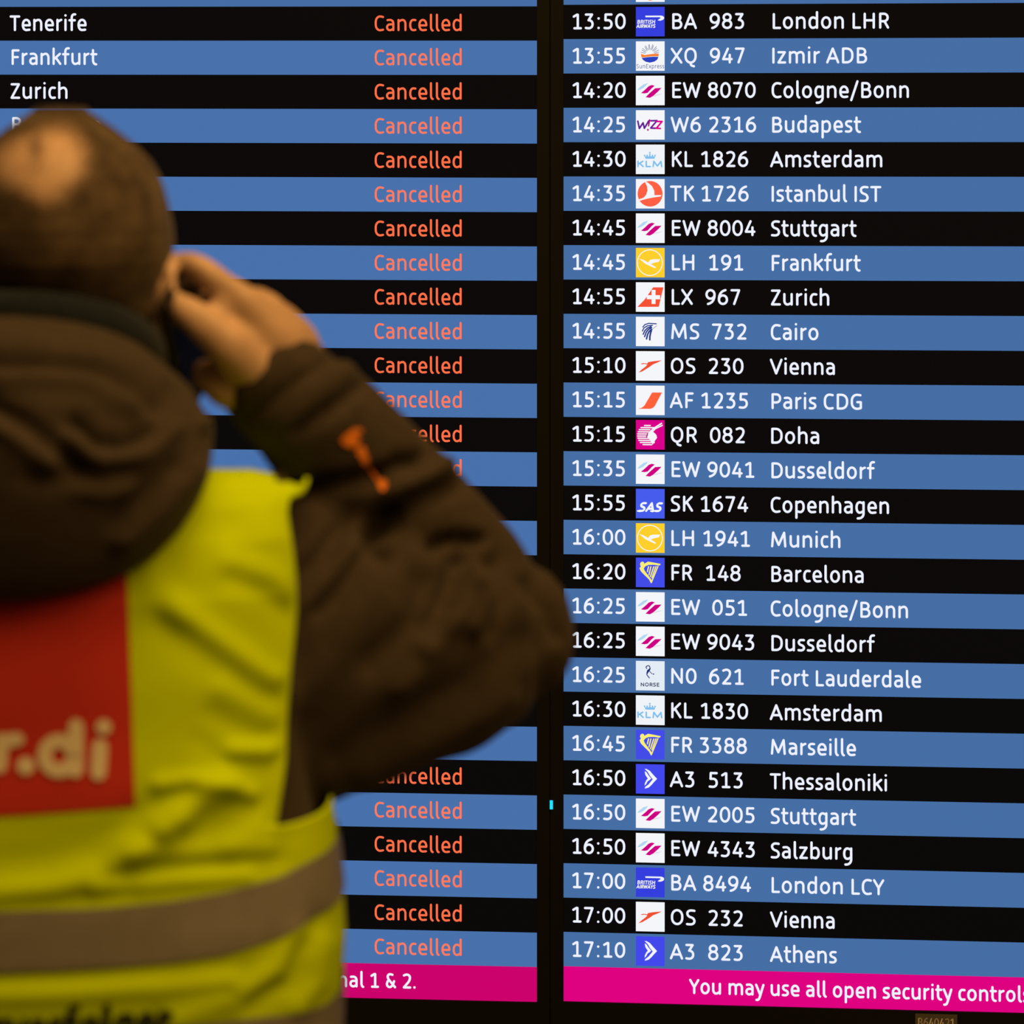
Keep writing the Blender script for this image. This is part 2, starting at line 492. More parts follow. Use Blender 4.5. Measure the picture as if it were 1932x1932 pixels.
def logo_marks(kind):
    """returns background, list of ('poly'|'line'|'text', data..., colour)"""
    L = []
    bg = WHT
    if kind == 'ba':
        bg = (52, 62, 222)
        L.append(('poly', T([(810, 146), (958, 146), (975, 152), (984, 166), (976, 182), (950, 192), (924, 190), (934, 178), (946, 174), (950, 166), (944, 160), (812, 160)], 724, 66), WHT))
        L.append(('text', 'BRITISH', 5, 66, 57, 13.0, 1.25, 0.12, WHT))
        L.append(('text', 'AIRWAYS', 2, 67, 71, 12.0, 1.25, 0.12, WHT))
    elif kind == 'xq':
        for k in range(13):
            a = math.radians(180 + 14 + k * 152 / 12)
            r0, r1 = (15, 33) if k % 2 else (18, 32)
            c = (49, 45)
            L.append(('line', [(c[0] + r0 * math.cos(a), c[1] + r0 * math.sin(a) * 1.05), (c[0] + r1 * math.cos(a + (0.09 if k % 2 else -0.05)), c[1] + r1 * math.sin(a) * 1.05)], 0.8, (30, 48, 120)))
        L.append(('poly', T([(768, 490), (800, 503), (850, 496), (900, 490), (932, 491), (930, 516), (880, 514), (820, 520), (774, 527)], 722, 378), (250, 130, 50)))
        L.append(('poly', T([(776, 530), (820, 523), (880, 518), (930, 520), (918, 546), (890, 564), (850, 573), (812, 564), (788, 548)], 722, 378), (40, 66, 190)))
        L.append(('text', 'SunExpress', 2, 99, 92, 15, 0.75, 0, (35, 50, 140)))
    elif kind == 'ew':
        L.append(('poly', T([(733, 822), (752, 800), (790, 770), (832, 758), (815, 780), (785, 806), (755, 820)], 720, 692), (176, 216, 240)))
        L.append(('poly', T([(766, 850), (800, 822), (838, 786), (866, 776), (894, 783), (866, 806), (828, 848), (800, 854)], 720, 692), (206, 0, 130)))
        L.append(('poly', T([(808, 888), (846, 850), (896, 806), (956, 802), (930, 830), (880, 876), (848, 894)], 720, 692), (206, 0, 130)))
        L.append(('poly', T([(870, 886), (910, 862), (970, 855), (935, 868)], 720, 692), (222, 224, 230)))
    elif kind == 'w6':
        L.append(('line', T([(738, 1107), (752, 1174), (786, 1122), (798, 1172), (838, 1104)], 720, 1007), 3.0, (96, 30, 150)))
        L.append(('line', T([(846, 1096), (836, 1150)], 720, 1007), 2.6, (180, 0, 120)))
        L.append(('line', T([(830, 1186)], 720, 1007), 3.2, (200, 0, 110)))
        L.append(('line', T([(858, 1104), (914, 1102), (856, 1170), (902, 1172)], 720, 1007), 3.0, (112, 20, 150)))
        L.append(('line', T([(912, 1110), (960, 1110), (908, 1172), (944, 1174)], 720, 1007), 3.0, (224, 0, 140)))
    elif kind == 'kl':
        bg = (240, 244, 248)
        c = (126, 190, 238)
        L.append(('poly', T([(803, 1432), (895, 1432), (890, 1449), (808, 1449)], 720, 1320), c))
        for x in (800, 823, 848, 872, 896):
            L.append(('line', T([(x, 1418 if x != 848 else 1412)], 720, 1320), 2.6, c))
        L.append(('poly', T([(792, 1416), (812, 1430), (823, 1418), (836, 1430), (848, 1412), (860, 1430), (872, 1418), (884, 1430), (904, 1416), (896, 1434), (802, 1434)], 720, 1320), c))
        L.append(('line', T([(848, 1386), (848, 1404)], 720, 1320), 1.2, c))
        L.append(('line', T([(840, 1394), (856, 1394)], 720, 1320), 1.2, c))
        L.append(('text', 'KLM', 4.5, 93, 76, 21, 2.6, 0, c))
    elif kind == 'tk':
        c = (255, 96, 68)
        L.append(('poly', star_ring(49.5, 50, 43.5, 48), c))
        L.append(('poly', T([(800, 1655), (830, 1668), (868, 1700), (888, 1740), (890, 1782), (955, 1781), (945, 1794), (880, 1803), (820, 1815), (750, 1834), (742, 1822), (790, 1806), (815, 1778), (826, 1740), (822, 1700)], 720, 1635), WHT))
    elif kind == 'lh':
        bg = (255, 208, 44)
        L.append(('line', star_ring(48.7, 50, 43.5, 48) + [star_ring(48.7, 50, 43.5, 48)[0]], 1.5, WHT))
        L.append(('poly', T([(748, 428), (790, 440), (832, 464), (850, 440), (875, 433), (942, 432), (930, 456), (882, 466), (856, 478), (904, 506), (898, 516), (846, 494), (806, 474), (772, 446)], 720, 330), WHT))
    elif kind == 'lx':
        c = (246, 80, 52)
        L.append(('poly', T([(876, 690), (970, 690), (928, 868), (732, 870), (800, 800)], 718, 645), c))
        L.append(('poly', T([(862, 714), (898, 714), (898, 842), (862, 842)], 718, 645), WHT))
        L.append(('poly', T([(818, 762), (940, 762), (940, 799), (818, 799)], 718, 645), WHT))
    elif kind == 'ms':
        c = (36, 58, 140)
        for pts, hw in (([(782, 1052), (800, 1030), (835, 1018), (905, 1022)], 1.9), ([(778, 1088), (792, 1060), (825, 1040), (870, 1036)], 2.0),
                        ([(785, 1118), (800, 1085), (825, 1060), (858, 1048)], 2.3), ([(798, 1140), (812, 1100), (832, 1074), (862, 1058)], 2.5),
                        ([(816, 1160), (826, 1118), (840, 1092), (862, 1074)], 2.8), ([(846, 1168), (846, 1140), (852, 1108), (860, 1084)], 3.0),
                        ([(858, 1084), (880, 1062), (908, 1040)], 0.7)):
            L.append(('line', T(pts, 718, 958), hw, c))
    elif kind == 'os':
        c = (240, 78, 48)
        L.append(('poly', T([(760, 1384), (790, 1378), (822, 1382), (828, 1370), (870, 1362), (955, 1352), (918, 1372), (874, 1390), (842, 1414), (800, 1440), (776, 1455), (740, 1466), (772, 1436), (806, 1410), (822, 1392), (796, 1386), (770, 1390)], 717, 1270), c))
    elif kind == 'af':
        L.append(('poly', T([(866, 1645), (956, 1645), (892, 1766), (876, 1784), (850, 1795), (738, 1795), (772, 1784), (796, 1764)], 717, 1583), (255, 98, 60)))
    elif kind == 'qr':
        bg = (218, 0, 138)
        for k in range(10):
            y = 18.5 + k * 7.2
            hh = math.sqrt(max(0, 35.5**2 - (y - 52)**2))
            xe = 40 + hh
            if 30 < y < 76:
                xe = min(xe, 50)
            L.append(('line', [(40 - hh + 1.5, y), (max(xe - 1.5, 42 - hh), y)], 2.0, WHT))
        L.append(('poly', T([(838, 176), (866, 158), (884, 176), (908, 200), (914, 226), (896, 250), (876, 288), (862, 270), (846, 240), (826, 232), (832, 206)], 720, 65), WHT))
        L.append(('line', T([(856, 168), (880, 142), (955, 94)], 720, 65), 2.3, WHT))
        L.append(('line', T([(870, 170), (900, 142), (962, 112)], 720, 65), 2.0, WHT))
        L.append(('line', T([(826, 190), (822, 208), (816, 224)], 720, 65), 1.5, (120, 0, 70)))
    elif kind == 'sas':
        bg = (70, 92, 236)
        L.append(('text', 'SAS', 9, 86, 77, 31, 3.6, 0.28, WHT))
        L.append(('line', [(6, 75), (14, 76.5), (20, 74)], 2.6, WHT))
        L.append(('line', [(52, 75), (58, 76.5), (64, 74)], 2.6, WHT))
    elif kind == 'fr':
        bg = (66, 76, 232)
        c = (250, 238, 116)
        L.append(('poly', T([(756, 1376), (762, 1358), (778, 1350), (792, 1356), (794, 1370), (830, 1350), (880, 1358), (946, 1370), (936, 1384), (880, 1378), (834, 1380), (806, 1392), (790, 1412), (800, 1436), (832, 1478), (854, 1506), (864, 1524), (858, 1550), (838, 1512), (800, 1476), (764, 1440), (750, 1410), (764, 1398)], 718, 1315), c))
        for a, b in (((834, 1396), (824, 1442)), ((856, 1396), (838, 1470)), ((882, 1396), (852, 1486)), ((920, 1392), (890, 1466)), ((890, 1466), (860, 1540)), ((902, 1394), (866, 1496))):
            L.append(('line', T([a, b], 718, 1315), 2.0, c))
    elif kind == 'no':
        bg = (228, 236, 246)
        c = (24, 44, 110)
        L.append(('line', T(rnd([(816, 390), (806, 376, 8, 8), (822, 364, 10, 10), (842, 366, 8, 8), (846, 396, 8, 8), (818, 420, 8, 10), (816, 448, 6, 8), (840, 476)]), 716, 322), 1.6, c))
        L.append(('line', T([(822, 412), (846, 392), (818, 436)], 716, 322), 2.3, c))
        L.append(('line', T([(838, 402), (848, 424), (866, 438)], 716, 322), 1.2, c))
        L.append(('line', T([(878, 440)], 716, 322), 2.3, c))
        L.append(('text', 'NORSE', 17, 82, 86, 12.5, 1.3, 0, (24, 40, 84)))
    elif kind == 'a3':
        bg = (66, 72, 236)
        L.append(('poly', T([(798, 1305), (816, 1306), (846, 1322), (872, 1352), (912, 1394), (884, 1424), (862, 1450), (836, 1474), (800, 1485), (802, 1472), (834, 1446), (862, 1412), (872, 1398), (846, 1366), (828, 1334)], 718, 1263), WHT))
        L.append(('poly', T([(798, 1326), (816, 1336), (832, 1362), (858, 1392), (846, 1404), (826, 1418), (812, 1444), (798, 1458), (800, 1436), (816, 1404), (828, 1394), (806, 1362)], 718, 1263), WHT))
    elif kind == 'top':
        L.append(('poly', star_ring(50, 84, 12, 20), (255, 150, 60)))
    return bg, L


def make_logo(bd, parent, kind, i):
    k = ROW / 65.0
    u0, u1 = bd.u(1199.8), bd.u(1254.0)
    v1 = bd.ztop - i * ROW - 4.7 * k
    hgt = 55.6 * k
    bg, marks = logo_marks(kind)
    cols = [bg]
    m = MB()
    bd.quad(m, u0, u1, v1 - hgt, v1, 0.0006, 0)
    lev = 0.0010
    for mk in marks:
        c = mk[-1]
        if c not in cols:
            cols.append(c)
        mi = cols.index(c)
        lev += 0.00006
        f = lambda q, lev=lev: bd.p(u0 + (u1 - u0) * q[0] / 100, v1 - hgt * q[1] / 100, lev)
        if mk[0] == 'poly':
            pts = mk[1]
            a2 = sum(pts[j][0] * pts[(j + 1) % len(pts)][1] - pts[(j + 1) % len(pts)][0] * pts[j][1] for j in range(len(pts)))
            if a2 > 0:
                pts = pts[::-1]
            m.add([f(q) for q in pts], [tuple(range(len(pts)))], mi)
        elif mk[0] == 'line':
            fl_ = lambda q, f=f: f((q[0], -q[1]))
            ribbon(m, [(q[0], -q[1]) for q in mk[1]], mk[2], fl_, mi)
        else:
            _, txt, l, r, base, hh, hw, slant, c = mk
            s = hh / 30.6
            fl_ = lambda q, f=f, s=s, base=base, slant=slant: f((q[0] + slant * q[1], base - q[1]))
            write(m, txt, fl_, l, r, 1, s, 0, hw, mi)
    return m.build('airline_logo', [emit(c) for c in cols], parent)


GRP = 'departure boards side by side on the wall'
RB = Board('departure_board', 'departure board with airline logos, flight times and destinations, beside the man', -0.111, 9.17, 0.0030, 1063.4, 2290, GRP)
LB = Board('departure_board', 'departure board listing Cancelled in red, partly hidden behind the man', -0.0875, 11.9, 0.0, -240, 1013.4, GRP)
BOT = 29 * ROW + 0.0008
RB.shell(RB.ztop - 28 * ROW - 66 * ROW / 65, 28, (RB.u(1063.4) - RB.u(1039), 0.02))
LB.shell(LB.ztop - 28 * ROW - 66 * ROW / 65, 28, (0.02, LB.u(1037) - LB.u(1013.4)))

FL = [
    ('13:50', 'ba', 'BA', 1267.8, 1315, '983', 1338.4, 'London LHR', 1457.5, 1677.9),
    ('13:55', 'xq', 'XQ', 1265, 1315, '947', 1338.8, 'Izmir ADB', 1456.7, 1636.4),
    ('14:20', 'ew', 'EW', 1267.8, 1322.3, '8070', 1335.3, 'Cologne/Bonn', 1455.5, 1715.2),
    ('14:25', 'w6', 'W6', 1265.3, 1322.9, '2316', 1337.4, 'Budapest', 1456.3, 1624.8),
    ('14:30', 'kl', 'KL', 1267.4, 1307.8, '1826', 1322.9, 'Amsterdam', 1453, 1665),
    ('14:35', 'tk', 'TK', 1263.9, 1310.5, '1726', 1323.7, 'Istanbul IST', 1455.5, 1663),
    ('14:45', 'ew', 'EW', 1267, 1321.8, '8004', 1334.7, 'Stuttgart', 1454.4, 1616.2),
    ('14:45', 'lh', 'LH', 1267, 1310.5, '191', 1337.8, 'Frankfurt', 1455.5, 1624),
    ('14:55', 'lx', 'LX', 1267, 1307.6, '967', 1330.5, 'Zurich', 1454, 1565),
    ('14:55', 'ms', 'MS', 1266, 1319.8, '732', 1343, 'Cairo', 1454, 1544.5),
    ('15:10', 'os', 'OS', 1265.3, 1312.5, '230', 1336.7, 'Vienna', 1452.4, 1575.5),
    ('15:15', 'af', 'AF', 1263.7, 1309, '1235', 1323.3, 'Paris CDG', 1455, 1627),
    ('15:15', 'qr', 'QR', 1265.3, 1315.4, '082', 1339.2, 'Doha', 1454.5, 1546),
    ('15:35', 'ew', 'EW', 1266.5, 1321.3, '9041', 1334, 'Dusseldorf', 1454.9, 1650.6),
    ('15:55', 'sas', 'SK', 1265.3, 1308, '1674', 1322.3, 'Copenhagen', 1453.9, 1677.7),
    ('16:00', 'lh', 'LH', 1266.3, 1310, '1941', 1327, 'Munich', 1454.4, 1586),
    ('16:20', 'fr', 'FR', 1266.4, 1306.3, '148', 1332, 'Barcelona', 1454.9, 1629.7),
    ('16:25', 'ew', 'EW', 1266, 1321, '051', 1343.6, 'Cologne/Bonn', 1453.9, 1713.5),
    ('16:25', 'ew', 'EW', 1266, 1321, '9043', 1334, 'Dusseldorf', 1454.9, 1650.6),
    ('16:25', 'no', 'N0', 1266, 1314.6, '621', 1337.4, 'Fort Lauderdale', 1454.9, 1738.2),
    ('16:30', 'kl', 'KL', 1266, 1307, '1830', 1322.3, 'Amsterdam', 1452.2, 1664),
    ('16:45', 'fr', 'FR', 1266, 1306.3, '3388', 1320.2, 'Marseille', 1454.1, 1615.3),
    ('16:50', 'a3', 'A3', 1263.7, 1310.5, '513', 1336.7, 'Thessaloniki', 1452.2, 1673.8),
    ('16:50', 'ew', 'EW', 1266, 1321, '2005', 1335.3, 'Stuttgart', 1453.9, 1615.3),
    ('16:50', 'ew', 'EW', 1266, 1321, '4343', 1334.7, 'Salzburg', 1453.9, 1608.4),
    ('17:00', 'ba', 'BA', 1266, 1313.7, '8494', 1326.4, 'London LCY', 1455.4, 1668.5),
    ('17:00', 'os', 'OS', 1265.3, 1313, '232', 1336.3, 'Vienna', 1452.7, 1575),
    ('17:10', 'a3', 'A3', 1263.7, 1310.5, '823', 1335.7, 'Athens', 1452.7, 1579)]

top = RB.band(-1, C_BLUE, label='blue row at the top edge of the picture')
make_logo(RB, top, 'top', -1)
for i, (tm, kind, code, c0, c1, num, n0, dest, d0, d1) in enumerate(FL):
    blue = i % 2 == 1
    row = RB.band(i, C_BLUE if blue else C_BLACK, label='%s row for the %s flight to %s' % ('blue' if blue else 'black', tm, dest))
    sh = -0.8 * i / 27
    RB.text('departure_time', row, tm, C_WHITE, i, 0, centers=[c + sh for c in (1089.2, 1111.8, 1129.5, 1147.4, 1170.6)], base=46.9)
    make_logo(RB, row, kind, i)
    m = MB()
    k = ROW / 65.0
    v = RB.ztop - i * ROW - 47.2 * k
    f = lambda q: RB.p(q[0] * k, v + q[1] * k, 0.0008)
    write(m, code, f, RB.u(c0) / k, RB.u(c1) / k)
    m.build('airline_code', emit(C_WHITE), row)
    m = MB()
    st = n0 + GL[num[0]][0] / 2
    write_cells(m, num, f, [RB.u(st + 23.45 * j) / k for j in range(len(num))])
    m.build('flight_number', emit(C_WHITE), row)
    RB.text('destination', row, dest, C_WHITE, i, d0, d1, base=47.6)
bn = RB.band(28, C_PINK, 'message_banner', 'pink message banner along the bottom', h=ROW * 66 / 65)
RB.text('banner_text', bn, 'You may use all open security controls', C_WHITE, 28, 1300.2, 1928.0, base=46.4, sy=0.94, right_of='You may use all open security control')

LT = {0: ('Tenerife', 18.2, 163.8), 1: ('Frankfurt', 21.6, 184), 2: ('Zurich', 19.6, 127.9), 3: ('Barcelona', 22.7, 190)}
kl_ = ROW / 64.6
LB.band(-1, C_BLUE, label='blue row at the top edge of the picture')
for i in range(28):
    blue = i % 2 == 1
    row = LB.band(i, (72, 113, 171) if blue else C_BLACK, label='%s row of a cancelled flight%s' % ('blue' if blue else 'black', ' to ' + LT[i][0] if i in LT else ''))
    if i in LT:
        LB.text('destination', row, LT[i][0], C_WHITE, i, LT[i][1], LT[i][2], base=46.8)
    LB.text('flight_status', row, 'Cancelled', C_REDB if blue else C_RED, i, 706.6, 871.6, base=47.4, hw=1.95)
bn = LB.band(28, (204, 0, 108), 'message_banner', 'pink message banner along the bottom', h=ROW * 66 / 65)
LB.text('banner_text', bn, 'Terminal 1 & 2.', C_WHITE, 28, 638.0, 784.4, base=46.2, sy=0.94, right_of='nal 1 & 2.')

# blue power light on the bezel between the boards, and the inventory sticker under the right board
m = MB()
zl = lambda y: CAMZ - (y - CY) * Y0 / F
RB.block(m, RB.u(1037.6) + 0.0003, RB.u(1043.6), zl(1525.5), zl(1509), 0.003, 0.0052)
o = m.build('power_light', emit((30, 205, 255), 1.3), RB.root)
o['label'] = 'glowing blue power light'
m = MB()
kst = ROW / 65.0
vst = RB.ztop - ((1919.5 - 3.2) - 9.17) / 64.77 * ROW
us0, us1 = RB.u(1727), RB.u(1806)
vs = RB.ztop - 28 * ROW - 66 * ROW / 65
RB.block(m, us0, us1, vs - 0.033, vs - 0.004, 0.004, 0.0045)
M_stk = solid('sticker_film', (0.11, 0.10, 0.10), 0.5, 0.3)
M_stx = solid('sticker_print', (0.8, 0.8, 0.8), 0.6, 0.2)
stk = m.build('inventory_sticker', M_stk, RB.root)
m = MB()
f = lambda q: RB.p(q[0] * kst, vs - 0.0235 + q[1] * kst, 0.0052)
write(m, 'B640421', f, RB.u(1732) / kst, RB.u(1801) / kst, 1, 0.60, 0, 1.1)
m.build('sticker_number', M_stx, stk)

# ------------------------------------------------------------------ the man
YM = 3.0
ROOT = Vector(((60 - CX) / F * YM, YM, 0.0))


def P(x, y, d=0.0):
    Y = YM + d
    return np.array([(x - CX) * Y / F, Y, CAMZ - (y - CY) * Y / F])


def proj(V):
    V = np.asarray(V)
    return np.stack([CX + F * V[..., 0] / V[..., 1], CY + F * (CAMZ - V[..., 2]) / V[..., 1]], -1)


KM = YM / F  # metres per photo pixel at the man
person = empty('person', ROOT, 'man seen from behind in a yellow safety vest, hand raised to his ear', 'person')


def sgp(v, p):
    return np.sign(v) * np.abs(v) ** p


def ring(c, e1, e2, r1, r2, n=32, p=1.0):
    a = np.linspace(0, 2 * np.pi, n, endpoint=False)
    return c + np.outer(sgp(np.sin(a), p) * r1, e1) + np.outer(sgp(np.cos(a), p) * r2, e2)


def loft(rings, cap=True):
    n = len(rings[0])
    v = np.concatenate(rings)
    f = []
    for i in range(len(rings) - 1):
        for j in range(n):
            a, b = i * n + j, i * n + (j + 1) % n
            f.append((a, b, b + n, a + n))
    if cap:
        f.append(tuple(range(n - 1, -1, -1)))
        f.append(tuple(range((len(rings) - 1) * n, len(rings) * n)))
    return v, f


def tube(pts, rad, n=20, rounded=(True, True), side=(0, 1, 0)):
    """tube through 3D points; rad = radius or (in-picture radius, depth radius) at each"""
    pts = [np.asarray(p, float) for p in pts]
    rad = [(r, r) if not isinstance(r, tuple) else r for r in rad]
    # resample with a smooth curve
    P4, R4 = [], []
    N = len(pts)
    for i in range(N - 1):
        p0, p1, p2, p3 = pts[max(i - 1, 0)], pts[i], pts[i + 1], pts[min(i + 2, N - 1)]
        for s in range(6):
            t = s / 6
            P4.append(0.5 * (2 * p1 + (p2 - p0) * t + (2 * p0 - 5 * p1 + 4 * p2 - p3) * t * t + (3 * p1 - p0 - 3 * p2 + p3) * t**3))
            tt = t * t * (3 - 2 * t)
            R4.append((rad[i][0] * (1 - tt) + rad[i + 1][0] * tt, rad[i][1] * (1 - tt) + rad[i + 1][1] * tt))
    P4.append(pts[-1])
    R4.append(rad[-1])
    rings = []
    M = len(P4)
    tang = [P4[min(i + 1, M - 1)] - P4[max(i - 1, 0)] for i in range(M)]
    tang = [t / np.linalg.norm(t) for t in tang]

    def mk(c, t, r):
        e2 = np.array(side, float)
        e2 = e2 - t * e2.dot(t)
        e2 /= np.linalg.norm(e2)
        e1 = np.cross(t, e2)
        return ring(c, e1, e2, r[0], r[1], n)
    if rounded[0]:
        for a in (80, 55, 28):
            a = math.radians(a)
            rings.append(mk(P4[0] - tang[0] * R4[0][1] * 0.8 * math.sin(a), tang[0], (R4[0][0] * math.cos(a), R4[0][1] * math.cos(a))))
    for c, t, r in zip(P4, tang, R4):
        rings.append(mk(c, t, r))
    if rounded[1]:
        for a in (28, 55, 80):
            a = math.radians(a)
            rings.append(mk(P4[-1] + tang[-1] * R4[-1][1] * 0.8 * math.sin(a), tang[-1], (R4[-1][0] * math.cos(a), R4[-1][1] * math.cos(a))))
    return loft(rings)


def blob(c, r, n=16):
    rings = []
    for i in range(1, n):
        a = math.pi * i / n
        rings.append(ring(np.asarray(c) + np.array([0, 0, r[2] * math.cos(a)]), np.array([1, 0, 0]), np.array([0, 1, 0]), r[0] * math.sin(a), r[1] * math.sin(a), 20))
    return loft(rings)


def merge(parts):
    V, Fc, n = [], [], 0
    for v, f in parts:
        V.append(np.asarray(v))
        Fc += [tuple(i + n for i in q) for q in f]
        n += len(v)
    return np.concatenate(V), Fc


def union(parts, voxel, smooth=4, factor=0.5):
    """weld overlapping closed shapes into one continuous surface; returns verts, faces"""
    v, f = merge(parts)
    me = bpy.data.meshes.new('tmp')
    me.from_pydata([tuple(map(float, q)) for q in v], [], f)
    bm = bmesh.new()
    bm.from_mesh(me)
    # consistent outward normals for every closed piece
    bmesh.ops.recalc_face_normals(bm, faces=bm.faces)
    bm.to_mesh(me)
    bm.free()
    o = bpy.data.objects.new('tmp', me)
    COL.objects.link(o)
    r = o.modifiers.new('r', 'REMESH')
    r.mode = 'VOXEL'
    r.voxel_size = voxel
    s = o.modifiers.new('s', 'SMOOTH')
    s.factor = factor
    s.iterations = smooth
    dg = bpy.context.evaluated_depsgraph_get()
    ev = o.evaluated_get(dg)
    m2 = ev.to_mesh()
    n = len(m2.vertices)
    co = np.empty(n * 3)
    m2.vertices.foreach_get('co', co)
    co = co.reshape(-1, 3)
    faces = [tuple(p.vertices) for p in m2.polygons]
    ev.to_mesh_clear()
    bpy.data.objects.remove(o)
    bpy.data.meshes.remove(me)
    return co, faces


def normals(co, faces):
    quads = np.array([f if len(f) == 4 else (f[0], f[1], f[2], f[2]) for f in faces])
    a, b, c, d = co[quads[:, 0]], co[quads[:, 1]], co[quads[:, 2]], co[quads[:, 3]]
    fn = np.cross(c - a, d - b)
    fn = np.where(np.abs(fn).sum(1, keepdims=True) < 1e-14, np.cross(b - a, c - a), fn)
    nn = np.zeros_like(co)
    for k in range(4):
        np.add.at(nn, quads[:, k], fn)
    l = np.linalg.norm(nn, axis=1, keepdims=True)
    return nn / np.maximum(l, 1e-12)


def seg_dist(p, poly):
    d = np.full(len(p), 1e9)
    for a, b in zip(poly[:-1], poly[1:]):
        a, b = np.array(a, float), np.array(b, float)
        ab = b - a
        t = np.clip(((p - a) @ ab) / max(ab @ ab, 1e-9), 0, 1)
        d = np.minimum(d, np.linalg.norm(p - (a + t[:, None] * ab), axis=1))
    return d


def fold_disp(px, folds):
    out = np.zeros(len(px))
    for poly, amp, wd in folds:  # a soft ridge or valley along each line
        d = seg_dist(px, poly)
        out += amp * np.exp(-(d / wd) ** 2)
    return out


def obj_world(name, co, faces, mat, parent, smooth=True):
    return mesh_obj(name, np.asarray(co) - np.array(ROOT), faces, mat, parent, None, smooth)


def interp(tab, y, k):
    xs = [r[0] for r in tab]
    return np.interp(y, xs, [r[k] for r in tab])


# ---- materials
M_skin = solid('skin', (0.50, 0.345, 0.28), 0.5, 0.35, 0.10, 45)
M_jacket = solid('brown_softshell', (0.041, 0.033, 0.029), 0.85, 0.15, 0.12, 90, 0.15, 900, 0.06)
M_vest = solid('fluorescent_yellow', (0.475, 0.71, 0.001), 0.85, 0.03, 0.04, 12)
M_red = solid('red_print', (0.46, 0.032, 0.03), 0.75, 0.15, 0.06, 20)
M_white = solid('white_print', (0.66, 0.62, 0.55), 0.75, 0.15)
M_black = solid('black_print', (0.02, 0.02, 0.015), 0.8, 0.1)
M_refl = solid('reflective_tape', (0.20, 0.20, 0.21), 0.55, 0.4, 0.05, 60)
M_collar = solid('blue_fleece', (0.014, 0.021, 0.036), 0.9, 0.1, 0.15, 60, 0.0, 300, 0.1)
M_trouser = solid('dark_trousers', (0.03, 0.03, 0.035), 0.9, 0.1, 0.1, 50)
M_shoe = solid('black_leather', (0.02, 0.018, 0.016), 0.5, 0.4)
M_orange = solid('orange_thread', (0.80, 0.24, 0.03), 0.7, 0.2)
M_phone = solid('phone_black', (0.008, 0.008, 0.009), 0.4, 0.4)

# ---- head (rings: y px, half width px, back depth, front depth)
HEADX, HD = 108.0, 0.02
HEAD = [(209, 36, -.018, .020), (214, 50, -.034, .036), (236, 81, -.060, .062), (269, 124, -.082, .083), (302, 159, -.094, .096), (336, 179, -.101, .103),
        (379, 192, -.105, .108), (418, 201, -.106, .110), (455, 205, -.105, .110), (490, 202, -.101, .108), (520, 193, -.092, .107), (560, 180, -.078, .104), (600, 190, -.056, .103),
        (640, 196, -.03, .103), (680, 176, .0, .104), (715, 120, .025, .102), (742, 66, .055, .094)]


def head_ring(y, grow=0.0, n=48):
    hw = interp(HEAD, y, 1) * KM + grow
    bk, ft = interp(HEAD, y, 2) - grow, interp(HEAD, y, 3) + grow
    a = np.linspace(0, 2 * np.pi, n, endpoint=False)
    s, c = np.sin(a), np.cos(a)
    X = (HEADX - CX) * KM + hw * sgp(s, 0.95)
    Y = YM + HD + np.where(c > 0, c * bk, -c * ft)
    return np.stack([X, Y, np.full(n, CAMZ - (y - CY) * KM)], 1)


ys = np.concatenate([np.linspace(209, 236, 5), np.linspace(248, 742, 40)])
head = loft([head_ring(y) for y in ys])
hx = (HEADX - CX) * KM
hz = lambda y: CAMZ - (y - CY) * KM
fy = YM + HD
face_bits = [
    tube([(hx, fy + .105, hz(470)), (hx, fy + .118, hz(530)), (hx, fy + .128, hz(575)), (hx, fy + .112, hz(590))], [.008, .010, .014, .008], 12),  # nose
    tube([(hx - .05, fy + .088, hz(462)), (hx - .02, fy + .108, hz(455)), (hx + .02, fy + .108, hz(455)), (hx + .05, fy + .088, hz(462))], [.008] * 4, 10),  # brow
    tube([(hx - .024, fy + .098, hz(640)), (hx, fy + .108, hz(634)), (hx + .024, fy + .098, hz(640))], [.004, .006, .004], 10),  # upper lip
    tube([(hx - .02, fy + .098, hz(652)), (hx, fy + .107, hz(655)), (hx + .02, fy + .098, hz(652))], [.004, .0065, .004], 10),  # lower lip
    blob((hx - .032, fy + .092, hz(490)), (.013, .012, .010)), blob((hx + .032, fy + .092, hz(490)), (.013, .012, .010)),  # eyelids
]


def ear(sx, x, y, d):
    c = P(x, y, d)
    t = []
    pts = []
    for k in range(11):
        a = math.radians(-110 + k * 24)
        pts.append((c[0] + sx * (.004 + .006 * math.sin(max(0, math.cos(a)))), c[1] - .016 * math.cos(a) * 1.0, c[2] + .030 * math.sin(a) + (.0 if a > 0 else .002)))
    t.append(tube(pts, [.0045] * 11, 10))
    t.append(tube([(c[0] - sx * .004, c[1], c[2] + .022), (c[0], c[1] - .003, c[2]), (c[0] - sx * .002, c[1] + .004, c[2] - .026)], [(.010, .006), (.012, .006), (.008, .005)], 12, side=(1, 0, 0)))
    return t


ears = ear(1, 308, 570, .010) + ear(-1, -92, 570, .010)
neck = tube([P(112, 560, .012), P(92, 680, 0), P(70, 820, -.01), P(60, 960, -.01)], [(.058, .060), (.060, .062), (.068, .066), (.10, .06)], 28)

# ---- right hand raised to the ear


def px_tube(pts, rad, n=14, **k):
    return tube([P(*p) for p in pts], [r * KM if not isinstance(r, tuple) else (r[0] * KM, r[1] * KM) for r in rad], n, **k)


